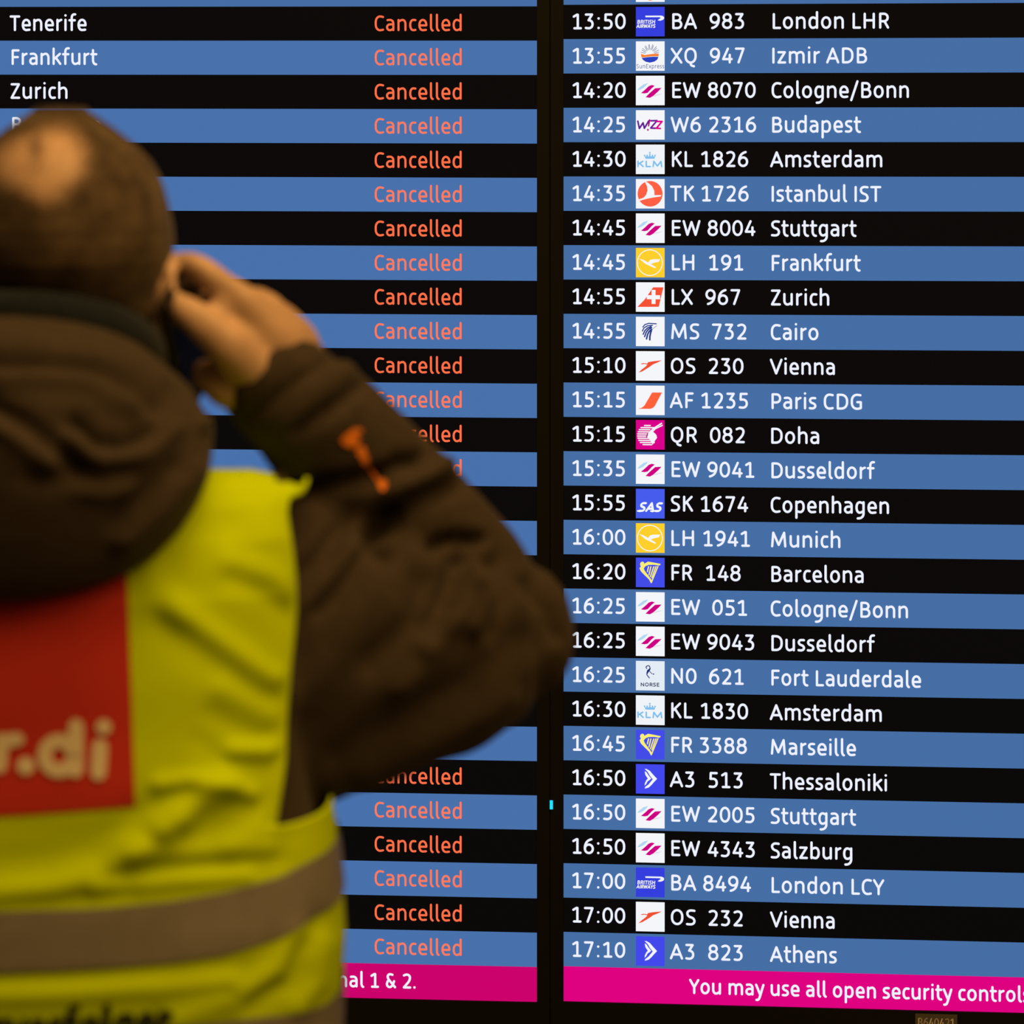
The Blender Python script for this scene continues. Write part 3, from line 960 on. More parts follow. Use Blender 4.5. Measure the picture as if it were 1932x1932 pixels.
hand = [
    # back of the hand: metacarpals and heel
    px_tube([(560, 742, .035), (520, 660, .018), (470, 585, .006), (442, 552, .004)], [(58, 46), (52, 42), (38, 34), (29, 28)]),
    px_tube([(575, 720, .045), (545, 640, .03), (512, 590, .024), (480, 566, .022)], [(50, 46), (42, 40), (33, 32), (28, 28)]),
    px_tube([(585, 700, .055), (568, 645, .05), (545, 612, .045), (520, 588, .044)], [(40, 40), (36, 36), (30, 30), (26, 26)]),
    px_tube([(600, 730, .05), (540, 700, .03), (470, 655, .006), (432, 640, .0)], [(62, 50), (66, 46), (48, 36), (32, 28)]),
    px_tube([(560, 770, .035), (490, 735, .02), (430, 720, .016), (385, 706, .022)], [(56, 50), (60, 46), (52, 38), (32, 30)]),
    # thumb
    px_tube([(500, 712, .01), (440, 660, -.006), (396, 622, -.012), (362, 594, -.010), (334, 574, -.004)], [(48, 42), (44, 36), (36, 30), (32, 27), (24, 22)]),
    px_tube([(440, 640, .0), (418, 598, -.002), (424, 562, .0)], [(34, 28), (26, 20), (26, 24)]),  # web of the thumb
    # index finger
    px_tube([(448, 560, .004), (412, 532, .0), (384, 508, .002), (354, 496, .010), (326, 500, .020), (306, 510, .03)], [(31, 28), (27, 25), (24, 23), (22, 21), (20, 19), (16, 16)]),
    # middle, ring and little finger behind it, round the far edge of the phone
    px_tube([(482, 572, .024), (440, 552, .036), (400, 530, .05), (362, 528, .058), (332, 540, .054)], [(28, 27), (25, 24), (23, 22), (21, 20), (17, 17)]),
    px_tube([(520, 592, .044), (470, 580, .056), (420, 566, .066), (378, 568, .072), (346, 582, .064)], [(26, 26), (24, 23), (22, 21), (20, 19), (16, 16)]),
    px_tube([(548, 616, .055), (496, 612, .068), (446, 606, .076), (402, 612, .080), (368, 626, .072)], [(24, 24), (21, 21), (19, 19), (17, 17), (14, 14)]),
]
arm_core = px_tube([(560, 760, .04), (640, 840, .06), (760, 990, .11), (890, 1130, .14)], [(52, 48), (56, 50), (62, 52), (66, 50)], 20)
upper_core = px_tube([(890, 1130, .14), (720, 1140, .10), (540, 1130, .06), (380, 1080, .02)], [(66, 50), (62, 45), (66, 48), (80, 70)], 20)
# ---- the rest of the body, inside the clothes
TX = 60


def torso_rings(tab, shrink, ylist, n=64, p=0.8):
    out = []
    for y in ylist:
        a_, b_ = interp(tab, y, 1) * KM - shrink, interp(tab, y, 2) - shrink
        a = np.linspace(0, 2 * np.pi, n, endpoint=False)
        out.append(np.stack([(TX - CX) * KM + a_ * sgp(np.sin(a), p), YM - b_ * sgp(np.cos(a), p), np.full(n, CAMZ - (y - CY) * KM)], 1))
    return out


TORSO = [(880, 500, .030), (888, 512, .040), (905, 522, .060), (940, 528, .082), (1000, 533, .104), (1100, 538, .122), (1250, 540, .130), (1400, 548, .137), (1500, 562, .141),
         (1560, 570, .145), (1680, 583, .150), (1760, 588, .152), (1860, 582, .152), (1932, 580, .152), (2300, 570, .150), (2500, 540, .14)]
core = loft(torso_rings(TORSO, .05, [950, 1000, 1100, 1300, 1500, 1700, 1900, 2100, 2250]))
legs = []
for s in (-1, 1):
    x = TX + s * 240
    legs.append(tube([P(x, 2150), P(x + s * 10, 2800), P(x + s * 20, 3900), P(x + s * 20, 4280)], [.085, .075, .05, .045], 20))
    legs.append(tube([P(x + s * 20, 4290, -.02), P(x + s * 25, 4330, .06), P(x + s * 30, 4345, .13)], [(.035, .03), (.036, .03), (.03, .02)], 16, side=(0, 0, 1)))
left_core = tube([P(-320, 1030), P(-440, 1100, .01), P(-520, 1700, .0), P(-525, 2250, .06)], [.05, .048, .042, .028], 20)
lh = P(-525, 2250, .06)
lhand = [tube([lh, lh + np.array([0, .01, -.05]), lh + np.array([0, .02, -.10])], [(.028, .030), (.018, .042), (.014, .042)], 16)]
for k, ln in enumerate((.062, .078, .074, .060)):
    a = lh + np.array([0, .052 - k * .021, -.095])
    lhand.append(tube([a, a + np.array([.006, .004, -ln * .5]), a + np.array([.018, .0, -ln * .95])], [.0095, .0088, .0075], 10))
lhand.append(tube([lh + np.array([.01, .03, -.04]), lh + np.array([.016, .062, -.07]), lh + np.array([.02, .066, -.105])], [.014, .011, .009], 10))

co, fc = union([head] + face_bits + ears + [neck, arm_core, upper_core, core, left_core] + hand + legs + lhand, 0.0034, 3, 0.5)
body = obj_world('body', co, fc, M_skin, person)

M_eye = solid('eye_white', (0.7, 0.68, 0.64), 0.2, 0.5)
M_iris = solid('iris_brown', (0.03, 0.018, 0.01), 0.2, 0.5)
for s in (-1, 1):
    ev_, ef_ = blob((hx + s * .032, fy + .0975, hz(490)), (.0118, .0098, .0065))
    eye = obj_world('eye', ev_, ef_, M_eye, body)
    iv_, if_ = blob((hx + s * .032, fy + .1045, hz(490)), (.0048, .0034, .0048))
    obj_world('iris', iv_, if_, M_iris, body)

# ---- hair: close-cropped, thin over the crown
hys = np.concatenate([np.linspace(207.5, 236, 6), np.linspace(244, 596, 52)])
NH = 96
hr = [head_ring(max(y, 209), .0042 + 0.0006 * random.random(), NH) for y in hys]
for rg, y in zip(hr, hys):
    if y < 209:
        rg[:, 2] = CAMZ - (y - 6 - CY) * KM
hv = np.concatenate(hr)
hf, dens = [], []
pp = proj(hv)
t = ((pp[:, 0] - 82) / 98) ** 2 + ((pp[:, 1] - 304) / 76) ** 2
ang = np.arctan2(pp[:, 1] - 318, pp[:, 0] - 78)
den = np.clip((t * (1 + .18 * np.sin(3 * ang + 1)) - 0.30) / 1.5, 0, 1)
den = np.maximum(den, .34 * np.exp(-(((pp[:, 0] - 68) / 14) ** 2 + ((pp[:, 1] - 268) / 48) ** 2)))
den = np.where(hv[:, 1] > YM + HD, 1.0, den)
front = (hv[:, 1] - (YM + HD))
zc = (hv[:, 2] - hz(455))
# hairline: nothing over the face or the ears
keep = ~((front > .055) & (zc < .075))
ear_gap = (np.abs(hv[:, 1] - (YM + HD + .012)) < .030) & (hv[:, 2] < hz(510))
keep &= ~ear_gap
keep &= ~((front > .03) & (hv[:, 2] < hz(430)))
nape = hv[:, 2] < hz(545)
den = np.where(nape, den * .9, den)
for i in range(len(hys) - 1):
    for j in range(NH):
        q = (i * NH + j, i * NH + (j + 1) % NH, (i + 1) * NH + (j + 1) % NH, (i + 1) * NH + j)
        if all(keep[k] for k in q):
            hf.append(q)
hf.append(tuple(range(NH)))
M_hair = bpy.data.materials.new('cropped_hair')
M_hair.use_nodes = True
nt = M_hair.node_tree
b = nt.nodes['Principled BSDF']
b.inputs['Roughness'].default_value = 0.75
b.inputs['Specular IOR Level'].default_value = 0.2
b.inputs['Sheen Weight'].default_value = 0.1
at = nt.nodes.new('ShaderNodeAttribute')
at.attribute_name = 'hair_cover'
tc = nt.nodes.new('ShaderNodeTexCoord')
no = nt.nodes.new('ShaderNodeTexNoise')
no.inputs['Scale'].default_value = 420
no.inputs['Detail'].default_value = 3
n2 = nt.nodes.new('ShaderNodeTexNoise')
n2.inputs['Scale'].default_value = 40
cr = nt.nodes.new('ShaderNodeValToRGB')
cr.color_ramp.elements[0].position = 0.35
cr.color_ramp.elements[1].position = 0.7
cr.color_ramp.elements[0].color = (0.045, 0.032, 0.024, 1)
cr.color_ramp.elements[1].color = (0.10, 0.075, 0.055, 1)
mu = nt.nodes.new('ShaderNodeMath')
mu.operation = 'MULTIPLY_ADD'     # density * 1.5 + noise
mu.inputs[1].default_value = 0.85
mr = nt.nodes.new('ShaderNodeMapRange')
mr.inputs['From Min'].default_value = 0.50
mr.inputs['From Max'].default_value = 1.12
tr = nt.nodes.new('ShaderNodeBsdfTransparent')
mx = nt.nodes.new('ShaderNodeMixShader')
nt.links.new(tc.outputs['Object'], no.inputs['Vector'])
nt.links.new(tc.outputs['Object'], n2.inputs['Vector'])
nt.links.new(n2.outputs['Fac'], cr.inputs['Fac'])
nt.links.new(cr.outputs['Color'], b.inputs['Base Color'])
nt.links.new(at.outputs['Fac'], mu.inputs[0])
nt.links.new(no.outputs['Fac'], mu.inputs[2])
nt.links.new(mu.outputs[0], mr.inputs['Value'])
nt.links.new(mr.outputs['Result'], mx.inputs['Fac'])
nt.links.new(tr.outputs[0], mx.inputs[1])
nt.links.new(b.outputs[0], mx.inputs[2])
nt.links.new(mx.outputs[0], nt.nodes['Material Output'].inputs['Surface'])
hair = obj_world('hair', hv, hf, M_hair, person)
hair['label'] = 'short cropped brown hair, bald at the crown'
att = hair.data.attributes.new('hair_cover', 'FLOAT', 'POINT')
att.data.foreach_set('value', den.astype(np.float32))

# ---- jacket: torso, both sleeves
sleeve_up = px_tube([(420, 1215, .03), (560, 1228, .034), (700, 1214, .06), (850, 1204, .09), (955, 1194, .115), (1000, 1190, .12)],
                    [(280, 120), (304, 140), (268, 165), (228, 165), (180, 135), (132, 110)], 40)
fa = lambda s, n=0, d=0: (505 + (s + n) * .7071, 707 + (s - n) * .7071, d)
sleeve_fore = px_tube([fa(-32, 0, .03), fa(-20, 0, .03), fa(-4, 0, .03), fa(60, 0, .036), fa(140, 3, .05), fa(250, 0, .065), fa(370, -4, .085), fa(524, -24, .105), fa(630, -40, .115)],
                      [(58, 54), (90, 82), (106, 96), (112, 102), (128, 110), (130, 112), (136, 120), (148, 126), (134, 114)], 36, rounded=(False, True))
jt = loft(torso_rings(TORSO, .016, list(np.linspace(900, 2240, 46))))
sleeve_left = px_tube([(-300, 1090), (-400, 1060, .0), (-470, 1300, .0), (-500, 1700, .0), (-515, 2180, .04)], [(190, 150), (150, 150), (140, 140), (125, 125), (100, 100)], 28)
jco, jfc = union([jt, sleeve_up, sleeve_fore, sleeve_left], 0.0052, 3, 0.5)
JF = [  # folds: picture polyline, height, half-width
    ([(690, 716), (640, 760), (560, 812)], -.007, 14), ([(655, 690), (600, 740), (545, 800)], .003, 30),
    ([(640, 672), (560, 720), (470, 790)], -.0035, 9),
    ([(720, 900), (760, 875), (790, 868)], -.010, 16), ([(560, 925), (640, 915), (712, 900)], -.008, 18),
    ([(720, 985), (760, 965), (820, 930), (872, 905)], -.012, 18), ([(735, 920), (800, 900), (840, 880)], .006, 18),
    ([(700, 1000), (750, 980)], -.010, 16),
    ([(818, 1026), (860, 1016), (905, 1018)], -.010, 12), ([(870, 1048), (930, 1060)], -.006, 14),
    ([(700, 1020), (720, 1050)], -.009, 18),
    ([(560, 1090), (610, 1040), (650, 985)], -.006, 16), ([(575, 1140), (640, 1080), (670, 1030)], .004, 18), ([(600, 1150), (650, 1090), (690, 1040)], -.005, 14),
    ([(820, 1190), (850, 1110), (865, 1060)], -.008, 20), ([(800, 1220), (860, 1160), (890, 1100)], .006, 16), ([(895, 1180), (915, 1120), (900, 1070)], .008, 20), ([(930, 1190), (945, 1130), (930, 1080)], -.006, 18),
    ([(990, 1100), (1030, 1150), (1050, 1200)], -.005, 16), ([(760, 1300), (820, 1230), (850, 1180)], .005, 26), ([(700, 1250), (780, 1170), (800, 1100)], -.005, 26),
    ([(560, 1300), (640, 1230), (700, 1120)], .004, 40), ([(640, 1430), (760, 1350), (880, 1290), (980, 1210)], -.005, 34), ([(700, 1470), (840, 1390), (960, 1320)], .004, 26)]
pxj = proj(jco)
nj = normals(jco, jfc)
msk = np.clip((-nj[:, 1] + .15) * 3, 0, 1)
wav = .0012 * (np.sin(pxj[:, 0] * .021 + pxj[:, 1] * .033) * np.sin(pxj[:, 0] * .013 - pxj[:, 1] * .017 + 1.3))
jco = jco + nj * ((1.5 * fold_disp(pxj, JF) + wav) * msk)[:, None]
jacket = obj_world('jacket', jco, jfc, M_jacket, person)
jacket['label'] = 'dark brown jacket with a hood'

# orange embroidered mark on the forearm, laid on the cloth
bv = BVHTree.FromPolygons([tuple(map(float, q)) for q in jco], jfc)


def on_jacket(x, y, off=.0016):
    o_ = Vector((0, 0, CAMZ))
    d_ = (Vector(P(x, y, 0)) - o_).normalized()
    h = bv.ray_cast(o_, d_)
    if h[0] is None:
        return Vector(P(x, y, 0))
    return h[0] - d_ * off


mk = MB()
random.seed(2)
for cx_, cy_, rx, ry in ((662, 830, 17, 15), (682, 852, 9, 10), (689, 868, 7, 11), (722, 914, 8, 11), (673, 813, 10, 5)):
    pts = [(cx_ + rx * math.cos(a * math.pi / 8) * (0.85 + .3 * random.random()), cy_ + ry * math.sin(a * math.pi / 8) * (0.85 + .3 * random.random())) for a in range(16)]
    mk.add([on_jacket(cx_, cy_) - ROOT] + [on_jacket(*q) - ROOT for q in pts], [(0, a + 1, (a + 1) % 16 + 1) for a in range(16)])
ribbon(mk, [(676, 846), (690, 868), (698, 884), (710, 902), (724, 918)], 2.8, lambda q: on_jacket(*q) - ROOT)
emb = mk.build('embroidered_mark', M_orange, jacket)
emb['label'] = 'orange embroidered mark on the sleeve'

# ---- hood hanging down the back
HOOD = [  # y, half width px, tilt, depth centre, half depth
    (578, 272, 104, .005, .088), (592, 294, 104, -.004, .106), (645, 340, 84, -.018, .128), (730, 374, 60, -.044, .130), (830, 382, 20, -.070, .112), (900, 374, 0, -.080, .098),
    (950, 353, 0, -.087, .086), (1000, 321, 0, -.095, .072), (1050, 272, 0, -.103, .056), (1090, 205, 0, -.109, .042), (1116, 120, 0, -.112, .030), (1129, 40, 0, -.114, .016)]
rings = []
for y in np.concatenate([np.linspace(578, 1090, 40), np.linspace(1100, 1129, 6)]):
    hw, tl, dc, hd = (interp(HOOD, y, k) for k in (1, 2, 3, 4))
    a = np.linspace(0, 2 * np.pi, 72, endpoint=False)
    s, c = sgp(np.sin(a), .9), sgp(np.cos(a), .9)
    Yc = YM + dc
    X = (20 - CX) * Yc / F + hw * Yc / F * s
    Y = Yc - hd * c
    Z = CAMZ - (y + tl * (1 - np.cos(a)) - CY) * Yc / F
    rings.append(np.stack([X, Y, Z], 1))
hco, hfc = union([loft(rings)], .0055, 2, .5)
HF = [([(-40, 640), (80, 655), (200, 672), (300, 720)], .006, 22), ([(-30, 684), (70, 690), (180, 700), (300, 770)], -.009, 16), ([(-20, 720), (90, 712), (170, 722), (250, 760)], .008, 22),
      ([(-30, 760), (40, 800), (100, 850), (150, 880)], -.009, 20), ([(-30, 790), (40, 830), (100, 872)], .008, 18),
      ([(140, 800), (180, 840), (240, 846), (290, 820)], -.008, 16), ([(135, 830), (190, 868), (270, 856), (330, 810)], .007, 16),
      ([(150, 925), (200, 932), (240, 920)], .004, 14), ([(60, 905), (160, 900), (240, 890)], -.004, 20), ([(235, 1020), (300, 965), (365, 890)], .007, 20), ([(220, 985), (280, 930), (330, 880)], -.005, 20),
      ([(380, 800), (398, 790), (404, 815)], .008, 14)]
pxh = proj(hco)
nh = normals(hco, hfc)
hco = hco + nh * (1.2 * fold_disp(pxh, HF) * np.clip((-nh[:, 1] + .15) * 3, 0, 1))[:, None]
hood = obj_world('hood', hco, hfc, M_jacket, jacket)

# inner collar round the neck
pts, rr = [], []
for k in range(25):
    a = math.radians(-180 + k * 15)
    q = P(22 + 282 * math.sin(a), 578 + 102 * (1 - math.cos(a)), .006 - .086 * math.cos(a))
    pts.append(q)
    rr.append((13 * KM, 30 * KM))
col = obj_world('collar', *tube(pts[:-1] + [pts[0] + np.array([1e-4, 0, 0])], rr, 14, (False, False), side=(0, 0, 1)), M_collar, person)
col['label'] = 'dark blue inner collar round the neck'

# ---- the yellow vest
VF = [
    ([(442, 1092), (500, 1118), (556, 1166)], -.010, 20), ([(430, 1062), (500, 1085), (556, 1120)], .008, 24),
    ([(330, 1150), (420, 1215), (500, 1275), (545, 1288)], .010, 22), ([(300, 1180), (400, 1250), (470, 1300), (545, 1330)], -.008, 26),
    ([(420, 1300), (500, 1345), (540, 1350)], .006, 24), ([(400, 1350), (480, 1385), (520, 1395)], -.007, 20), ([(440, 1416), (500, 1416), (536, 1404)], .010, 16),
    ([(280, 1040), (290, 1110), (340, 1160)], .006, 26), ([(330, 1090), (380, 1120)], -.005, 26),
    ([(380, 1400), (420, 1440), (500, 1455)], -.006, 20),
    ([(310, 1562), (380, 1502), (420, 1480)], .017, 28), ([(250, 1606), (330, 1552)], .011, 30), ([(300, 1480), (360, 1470), (430, 1484), (470, 1498)], .009, 15), ([(262, 1530), (310, 1516), (350, 1500)], -.008, 18),
    ([(350, 1570), (420, 1520), (480, 1515)], -.008, 26), ([(430, 1590), (500, 1560), (525, 1540)], .006, 22),
    ([(-40, 1690), (100, 1676), (200, 1648), (262, 1600)], .010, 22), ([(-40, 1630), (80, 1622), (180, 1596), (240, 1560)], -.008, 26),
    ([(200, 1650), (320, 1636), (440, 1628), (520, 1622)], -.008, 16), ([(260, 1612), (380, 1606), (500, 1600)], .006, 18), ([(180, 1676), (320, 1662), (460, 1652)], .006, 14),
    ([(-40, 1700), (140, 1695), (240, 1680)], -.005, 14),
    ([(-40, 1852), (160, 1846), (360, 1838), (460, 1822)], -.005, 16), ([(-40, 1880), (120, 1874), (300, 1862), (430, 1848)], .006, 18),
    ([(600, 1730), (560, 1790), (540, 1850), (470, 1900)], -.010, 16), ([(560, 1760), (520, 1830), (440, 1890), (330, 1920)], .009, 20), ([(520, 1860), (420, 1900), (300, 1918)], -.007, 14),
    ([(610, 1780), (600, 1850), (560, 1900)], .008, 18), ([(350, 1780), (480, 1765), (560, 1730)], .002, 30),
    ([(410, 940), (470, 960), (500, 1010)], .004, 30), ([(470, 930), (440, 980), (400, 1010)], -.003, 26)]
PV = 0.8


def TH_EDGE(y):
    return np.full(np.shape(y), 9.0) if 'th_c' not in globals() else np.where(y < YB - 4, th_c(y), 9.0)


def vest_base(th, y):
    a_, b_ = interp(TORSO, y, 1) * KM, interp(TORSO, y, 2)
    return np.stack([(TX - CX) * KM + a_ * sgp(np.sin(th), PV), YM - b_ * sgp(np.cos(th), PV), CAMZ - (y - CY) * KM], -1)


def vest(th, y, off=0.0):
    th, y = np.asarray(th, float), np.asarray(y, float)
    p0 = vest_base(th, y)
    e = 2e-2
    dt = vest_base(th + e, y) - vest_base(th - e, y)
    dy = vest_base(th, y + 6) - vest_base(th, y - 6)
    n = np.cross(dt, dy)
    n /= np.maximum(np.linalg.norm(n, axis=-1, keepdims=True), 1e-9)
    ctr = np.array([(TX - CX) * KM, YM])
    sgn = np.sign((n[..., 0] * (p0[..., 0] - ctr[0]) + n[..., 1] * (p0[..., 1] - ctr[1])))
    n *= np.where(sgn == 0, 1, sgn)[..., None]
    px = proj(p0)
    fd = fold_disp(px.reshape(-1, 2), [(q, a if a > 0 else a * .55, wd_ * (1.1 if a > 0 else 1.3)) for q, a, wd_ in VF]).reshape(th.shape)
    edge = np.clip((TH_EDGE(y) - np.abs(th)) / .13, 0, 1)
    fd = fd * .45 * edge * edge * (3 - 2 * edge) + .0012 * np.sin(px[..., 0] * .012 + px[..., 1] * .02) * np.sin(px[..., 1] * .011 - px[..., 0] * .009)
    mk_ = np.clip(-n[..., 1] * 1.6, 0, 1)
    return p0 + n * (fd * mk_ + off)[..., None]


def vest_inv(px, py):
    """picture point -> (angle, height) on the back of the vest"""
    px, py = np.asarray(px, float), np.asarray(py, float)
    y = CY + (py - CY) * 0.955
    th = np.arcsin(np.clip((px - TX) / 560 * .96, -.97, .97))
    for _ in range(25):
        q = proj(vest_base(th, y))
        ex, ey = px - q[..., 0], py - q[..., 1]
        h = 1e-3
        q1 = proj(vest_base(th + h, y))
        gx = (q1[..., 0] - q[..., 0]) / h
        th = np.clip(th + .7 * ex / np.where(np.abs(gx) < 60, 60, gx), -1.45, 1.45)
        y = y + .9 * ey
    return th, y


ARM = [(886, 560), (895, 577), (902, 590), (907, 576), (914, 560), (924, 549), (940, 543), (960, 541), (1000, 546), (1080, 556), (1150, 560), (1200, 555), (1250, 548), (1350, 541), (1430, 537), (1500, 527), (1560, 519)]
ay = np.array([a[0] for a in ARM], float)
ax_ = np.array([a[1] for a in ARM], float)
ath, aref = vest_inv(ax_, ay)
YT, YB, YH = 902.0, float(aref[-1]), 2150.0
TA = float(ath[-1])
th_c = lambda y: np.interp(y, aref, ath)
VV, VFc = [], []


def grid(fn, nu, nv):
    n0 = sum(len(v) for v in VV)
    U, W = np.meshgrid(np.linspace(0, 1, nu), np.linspace(0, 1, nv))
    VV.append(fn(U, W).reshape(-1, 3))
    for i in range(nv - 1):
        for j in range(nu - 1):
            a = n0 + i * nu + j
            VFc.append((a, a + 1, a + nu + 1, a + nu))


def y_up(U, W):
    u = np.abs(2 * U - 1)
    drop = np.interp(u, [0, .50, .58, .66, .74, .84, .92, 1], [-2, -2, -3, 4, 17, 27, 22, 8])
    return YT + drop * (1 - W) ** 5 + (YB - YT) * W


def up_back(U, W):
    y = YT + (YB - YT) * W
    th = th_c(y) * (2 * U - 1)
    return vest(th, y_up(U, W))


def up_front(U, W):
    y = YT + (YB - YT) * W
    th = math.pi - th_c(y) * (2 * U - 1)
    return vest(th, y_up(U, W))


def low_side(sgn, frontside):
    def fn(U, W):
        if not frontside:
            th = TA + (math.pi / 2 - TA) * U
        else:
            th = math.pi - TA - (math.pi / 2 - TA) * U
        top_ = YB + (1508 - YB) * U ** 1.15
        y = top_ + (YH - top_) * W
        return vest(sgn * th, y)
    return fn


NB = 150
grid(up_back, NB, 130)
grid(up_front, NB, 40)
grid(lambda U, W: vest(TA * (2 * U - 1), YB + (YH - YB) * W), NB, 110)
grid(lambda U, W: vest(math.pi - TA * (2 * U - 1), YB + (YH - YB) * W), NB, 30)
for s in (1, -1):
    grid(low_side(s, False), 40, 110)
    grid(low_side(s, True), 30, 110)
# shoulder seam joining back and front
grid(lambda U, W: vest(th_c(YT) * (2 * U - 1), y_up(U, 0 * U)) * (1 - W)[..., None] + vest(math.pi - th_c(YT) * (2 * U - 1), y_up(U, 0 * U)) * W[..., None] + np.stack([0 * U, 0 * U, .004 * np.sin(np.pi * W)], -1), NB, 6)
vv = np.concatenate(VV)
# neck opening
cx_n = (TX - CX) * KM
VFc = [f for f in VFc if not (abs(vv[f[0], 0] - cx_n) < .115 and vv[f[0], 2] > CAMZ - (935 - CY) * KM)]
vo = obj_world('safety_vest', vv, VFc, M_vest, person)
bm = bmesh.new()
bm.from_mesh(vo.data)
bmesh.ops.remove_doubles(bm, verts=bm.verts, dist=.0004)
loose = [v_ for v_ in bm.verts if not v_.link_faces]
bmesh.ops.delete(bm, geom=loose, context='VERTS')
bmesh.ops.recalc_face_normals(bm, faces=bm.faces)
bm.to_mesh(vo.data)
bm.free()
so = vo.modifiers.new('cloth_thickness', 'SOLIDIFY')
so.thickness = .003
so.offset = 0
vo['label'] = 'fluorescent yellow safety vest'


def decal(name, fn_px, nu, nv, mat, off, label=None):
    """cloth panel laid on the vest; fn_px gives picture points"""
    U, W = np.meshgrid(np.linspace(0, 1, nu), np.linspace(0, 1, nv))
    px, py = fn_px(U, W)
    th, y = vest_inv(px, py)
    v = vest(th, y, off).reshape(-1, 3)
    f = [(i * nu + j, i * nu + j + 1, (i + 1) * nu + j + 1, (i + 1) * nu + j) for i in range(nv - 1) for j in range(nu - 1)]
    o_ = obj_world(name, v, f, mat, vo)
    if label:
        o_['label'] = label
    return o_


def patch_px(U, W):
    xr = np.interp(W, [0, .5, 1], [238, 247, 255])
    xl = np.interp(W, [0, 1], [-172, -160])
    py = 1040 + W * (np.interp(U, [0, .5, 1], [1545, 1537, 1521]) - 1040)
    return xl + (xr - xl) * U, py


pt = decal('logo_patch', patch_px, 60, 60, M_red, .0026, 'red square patch')


def on_vest(q, off):
    th, y = vest_inv(np.array([q[0]]), np.array([q[1]]))
    return vest(th, y, off)[0] - np.array(ROOT)


lg = MB()
fv = lambda q: on_vest(q, .0042)


def dense(pts, step=10):
    out = [pts[0]]
    for a, b_ in zip(pts[:-1], pts[1:]):
        n = max(1, int(math.hypot(b_[0] - a[0], b_[1] - a[1]) / step))
        out += [(a[0] + (b_[0] - a[0]) * i / n, a[1] + (b_[1] - a[1]) * i / n) for i in range(1, n + 1)]
    return out


def ell(cx, cy, rx, ry, a0=0, a1=360, n=24):
    return [(cx + rx * math.cos(math.radians(a0 + (a1 - a0) * i / n)), cy + ry * math.sin(math.radians(a0 + (a1 - a0) * i / n))) for i in range(n + 1)]


for st, hw in ((ell(112, 1425, 27, 28), 13.5), ([(144, 1370), (143, 1452)], 14.5), ([(189, 1408), (186, 1457)], 14.5), ([(196, 1371)], 14),
               ([(3, 1396), (0, 1444)], 14.5), ([(3, 1412), (14, 1396), (34, 1394)], 13), ([(50, 1444)], 16),
               (ell(-60, 1420, 30, 28, 20, 350), 13), ([(-88, 1420), (-32, 1418)], 9), ([(-150, 1390), (-128, 1444), (-106, 1390)], 14)):
    ribbon(lg, dense(st), hw, fv)
o = lg.build('logo_lettering', M_white, pt)
o['label'] = 'pale lettering on the red patch'

# dark lettering low on the back
lt = MB()
lay, wid = layout('rverfolger')
sxx = (322 + 8) / wid
for ch, x in lay:
    for st in GL[ch][3]:
        ptsq = []
        for p_ in st:
            X_ = -8 + (x + p_[0]) * sxx
            ptsq.append((X_, 1972 - 14 * (max(0, X_ - 60) / 260) ** 1.5 - p_[1] * 2.2))
        ribbon(lt, dense(ptsq, 12), 7.5, fv)
o = lt.build('vest_lettering', M_black, vo)
o['label'] = 'black lettering on the lower back'


def stripe(name, top, bot, mat, off, x_end):
    """reflective tape: back part follows picture curves, then runs round the side to the front"""
    mir = lambda tb: [(2 * TX - x_, y_) for x_, y_ in tb[::-1] if x_ > 250] + [q for q in tb if q[0] >= 0]
    top, bot = mir(top), mir(bot)
    xs = np.linspace(2 * TX - x_end, x_end, 130)
    rows = []
    for k in range(9):
        w_ = k / 8
        py = np.interp(xs, [t[0] for t in top], [t[1] for t in top]) * (1 - w_) + np.interp(xs, [t[0] for t in bot], [t[1] for t in bot]) * w_
        th, y = vest_inv(xs, py)
        tail = np.linspace(0, 1, 40)[1:]
        th2 = th[-1] + (math.pi - .02 - th[-1]) * tail
        y2 = np.full(len(tail), y[-1]) - 30 * np.sin(np.minimum(tail * 2.2, math.pi / 2))
        th0 = (th[0] - (math.pi - .02 + th[0]) * tail)[::-1]
        y0_ = (np.full(len(tail), y[0]) - 30 * np.sin(np.minimum(tail * 2.2, math.pi / 2)))[::-1]
        rows.append(vest(np.concatenate([th0, th, th2]), np.concatenate([y0_, y, y2]), off))
    n = rows[0].shape[0]
    v = np.concatenate(rows)
    f = [(i * n + j, i * n + j + 1, (i + 1) * n + j + 1, (i + 1) * n + j) for i in range(8) for j in range(n - 1)]
    o_ = obj_world(name, v, f, mat, vo)
    o_['label'] = 'grey reflective tape'
    return o_


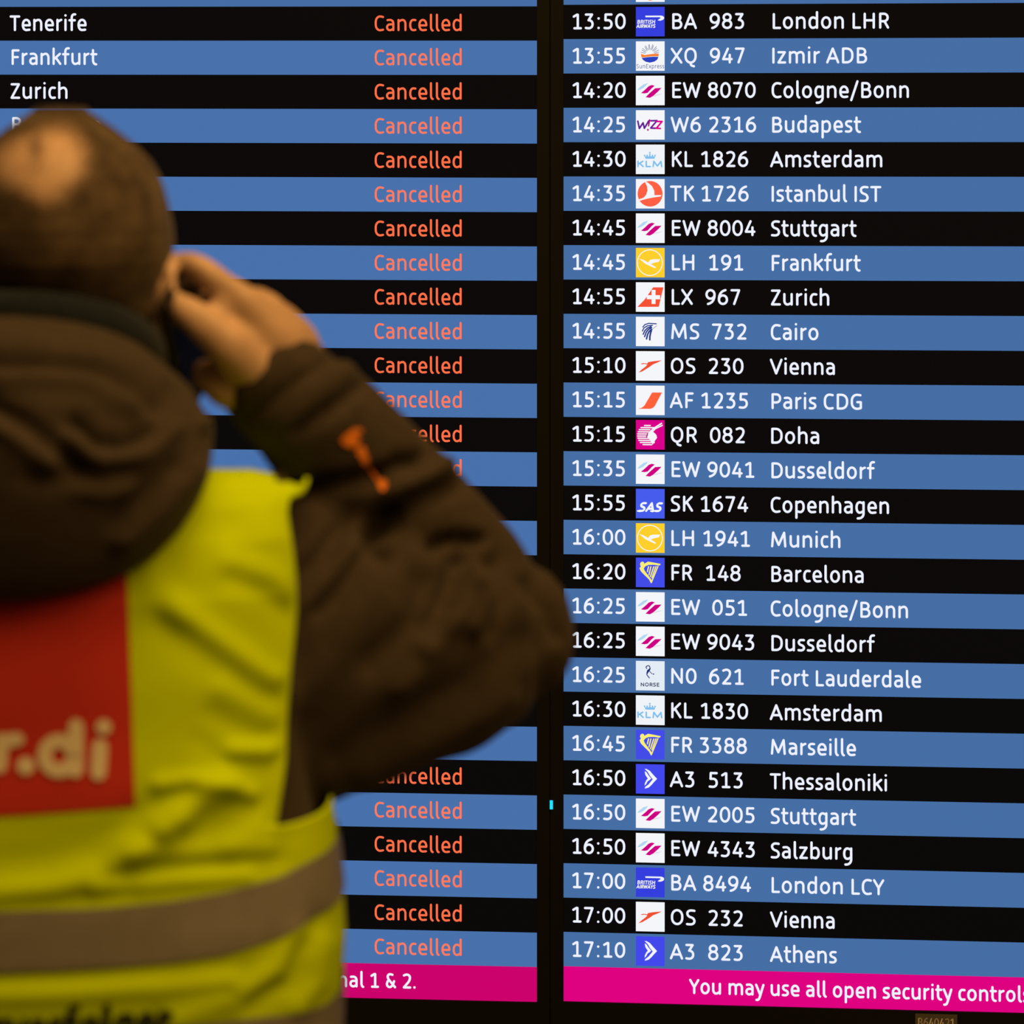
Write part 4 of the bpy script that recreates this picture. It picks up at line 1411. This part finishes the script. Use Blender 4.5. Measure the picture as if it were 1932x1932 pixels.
stripe('reflective_stripe', [(-200, 1722), (0, 1719), (200, 1712), (320, 1700), (420, 1682), (520, 1655), (590, 1618)],
       [(-200, 1836), (0, 1833), (200, 1824), (320, 1814), (420, 1800), (520, 1768), (590, 1728)], M_refl, .0036, 590)
stripe('reflective_stripe', [(-200, 1985), (0, 1978), (200, 1958), (340, 1934), (543, 1913), (600, 1897)],
       [(-200, 2100), (0, 2094), (200, 2075), (340, 2050), (543, 2030), (600, 2010)], M_refl, .0036, 600)

# ---- trousers and shoes
tparts = [loft(torso_rings(TORSO, .028, [2180, 2240, 2300, 2400, 2450]))]
for s in (-1, 1):
    x = TX + s * 240
    tparts.append(tube([P(x, 2330), P(x + s * 10, 2800), P(x + s * 18, 3500), P(x + s * 20, 4260)], [(.125, .13), (.105, .115), (.085, .09), (.078, .085)], 28, (True, False)))
tco, tfc = union(tparts, .010, 3)
obj_world('trousers', tco, tfc, M_trouser, person)
for s in (-1, 1):
    x = TX + s * 265
    c = P(x, 0, 0)
    rg = []
    for z, hw, bk, ft in ((0.0, .046, -.075, .20), (.012, .052, -.08, .212), (.03, .053, -.08, .212), (.055, .050, -.076, .18), (.08, .046, -.070, .10), (.115, .043, -.064, .05)):
        a = np.linspace(0, 2 * np.pi, 32, endpoint=False)
        sn, cs = np.sin(a), np.cos(a)
        rg.append(np.stack([c[0] + hw * sgp(sn, .85), YM + (ft + bk) / 2 - cs * (ft - bk) / 2, np.full(32, z)], 1))
    obj_world('shoe', *loft(rg), M_shoe, person)

# ------------------------------------------------------------------ the phone in his hand
phone = empty('mobile_phone', P(352, 640, .030), 'black mobile phone held in his raised hand against his ear', 'phone')
m = bmesh.new()
bmesh.ops.create_cube(m, size=1)
for v_ in m.verts:
    v_.co = Vector((v_.co.x * .0088, v_.co.y * .066, v_.co.z * .120))
bmesh.ops.bevel(m, geom=[e for e in m.edges], offset=.0035, segments=3, affect='EDGES')
me = bpy.data.meshes.new('phone_case')
m.to_mesh(me)
m.free()
me.materials.append(M_phone)
pc = bpy.data.objects.new('phone_case', me)
COL.objects.link(pc)
pc.parent = phone
ps = MB()
ps.box((-.0050, -.029, -.054), (-.0043, .029, .054))
ps.build('phone_screen', solid('phone_glass', (0.004, 0.004, 0.005), .1, .5), phone)
phone.rotation_euler = (math.radians(34), math.radians(3), math.radians(-17))
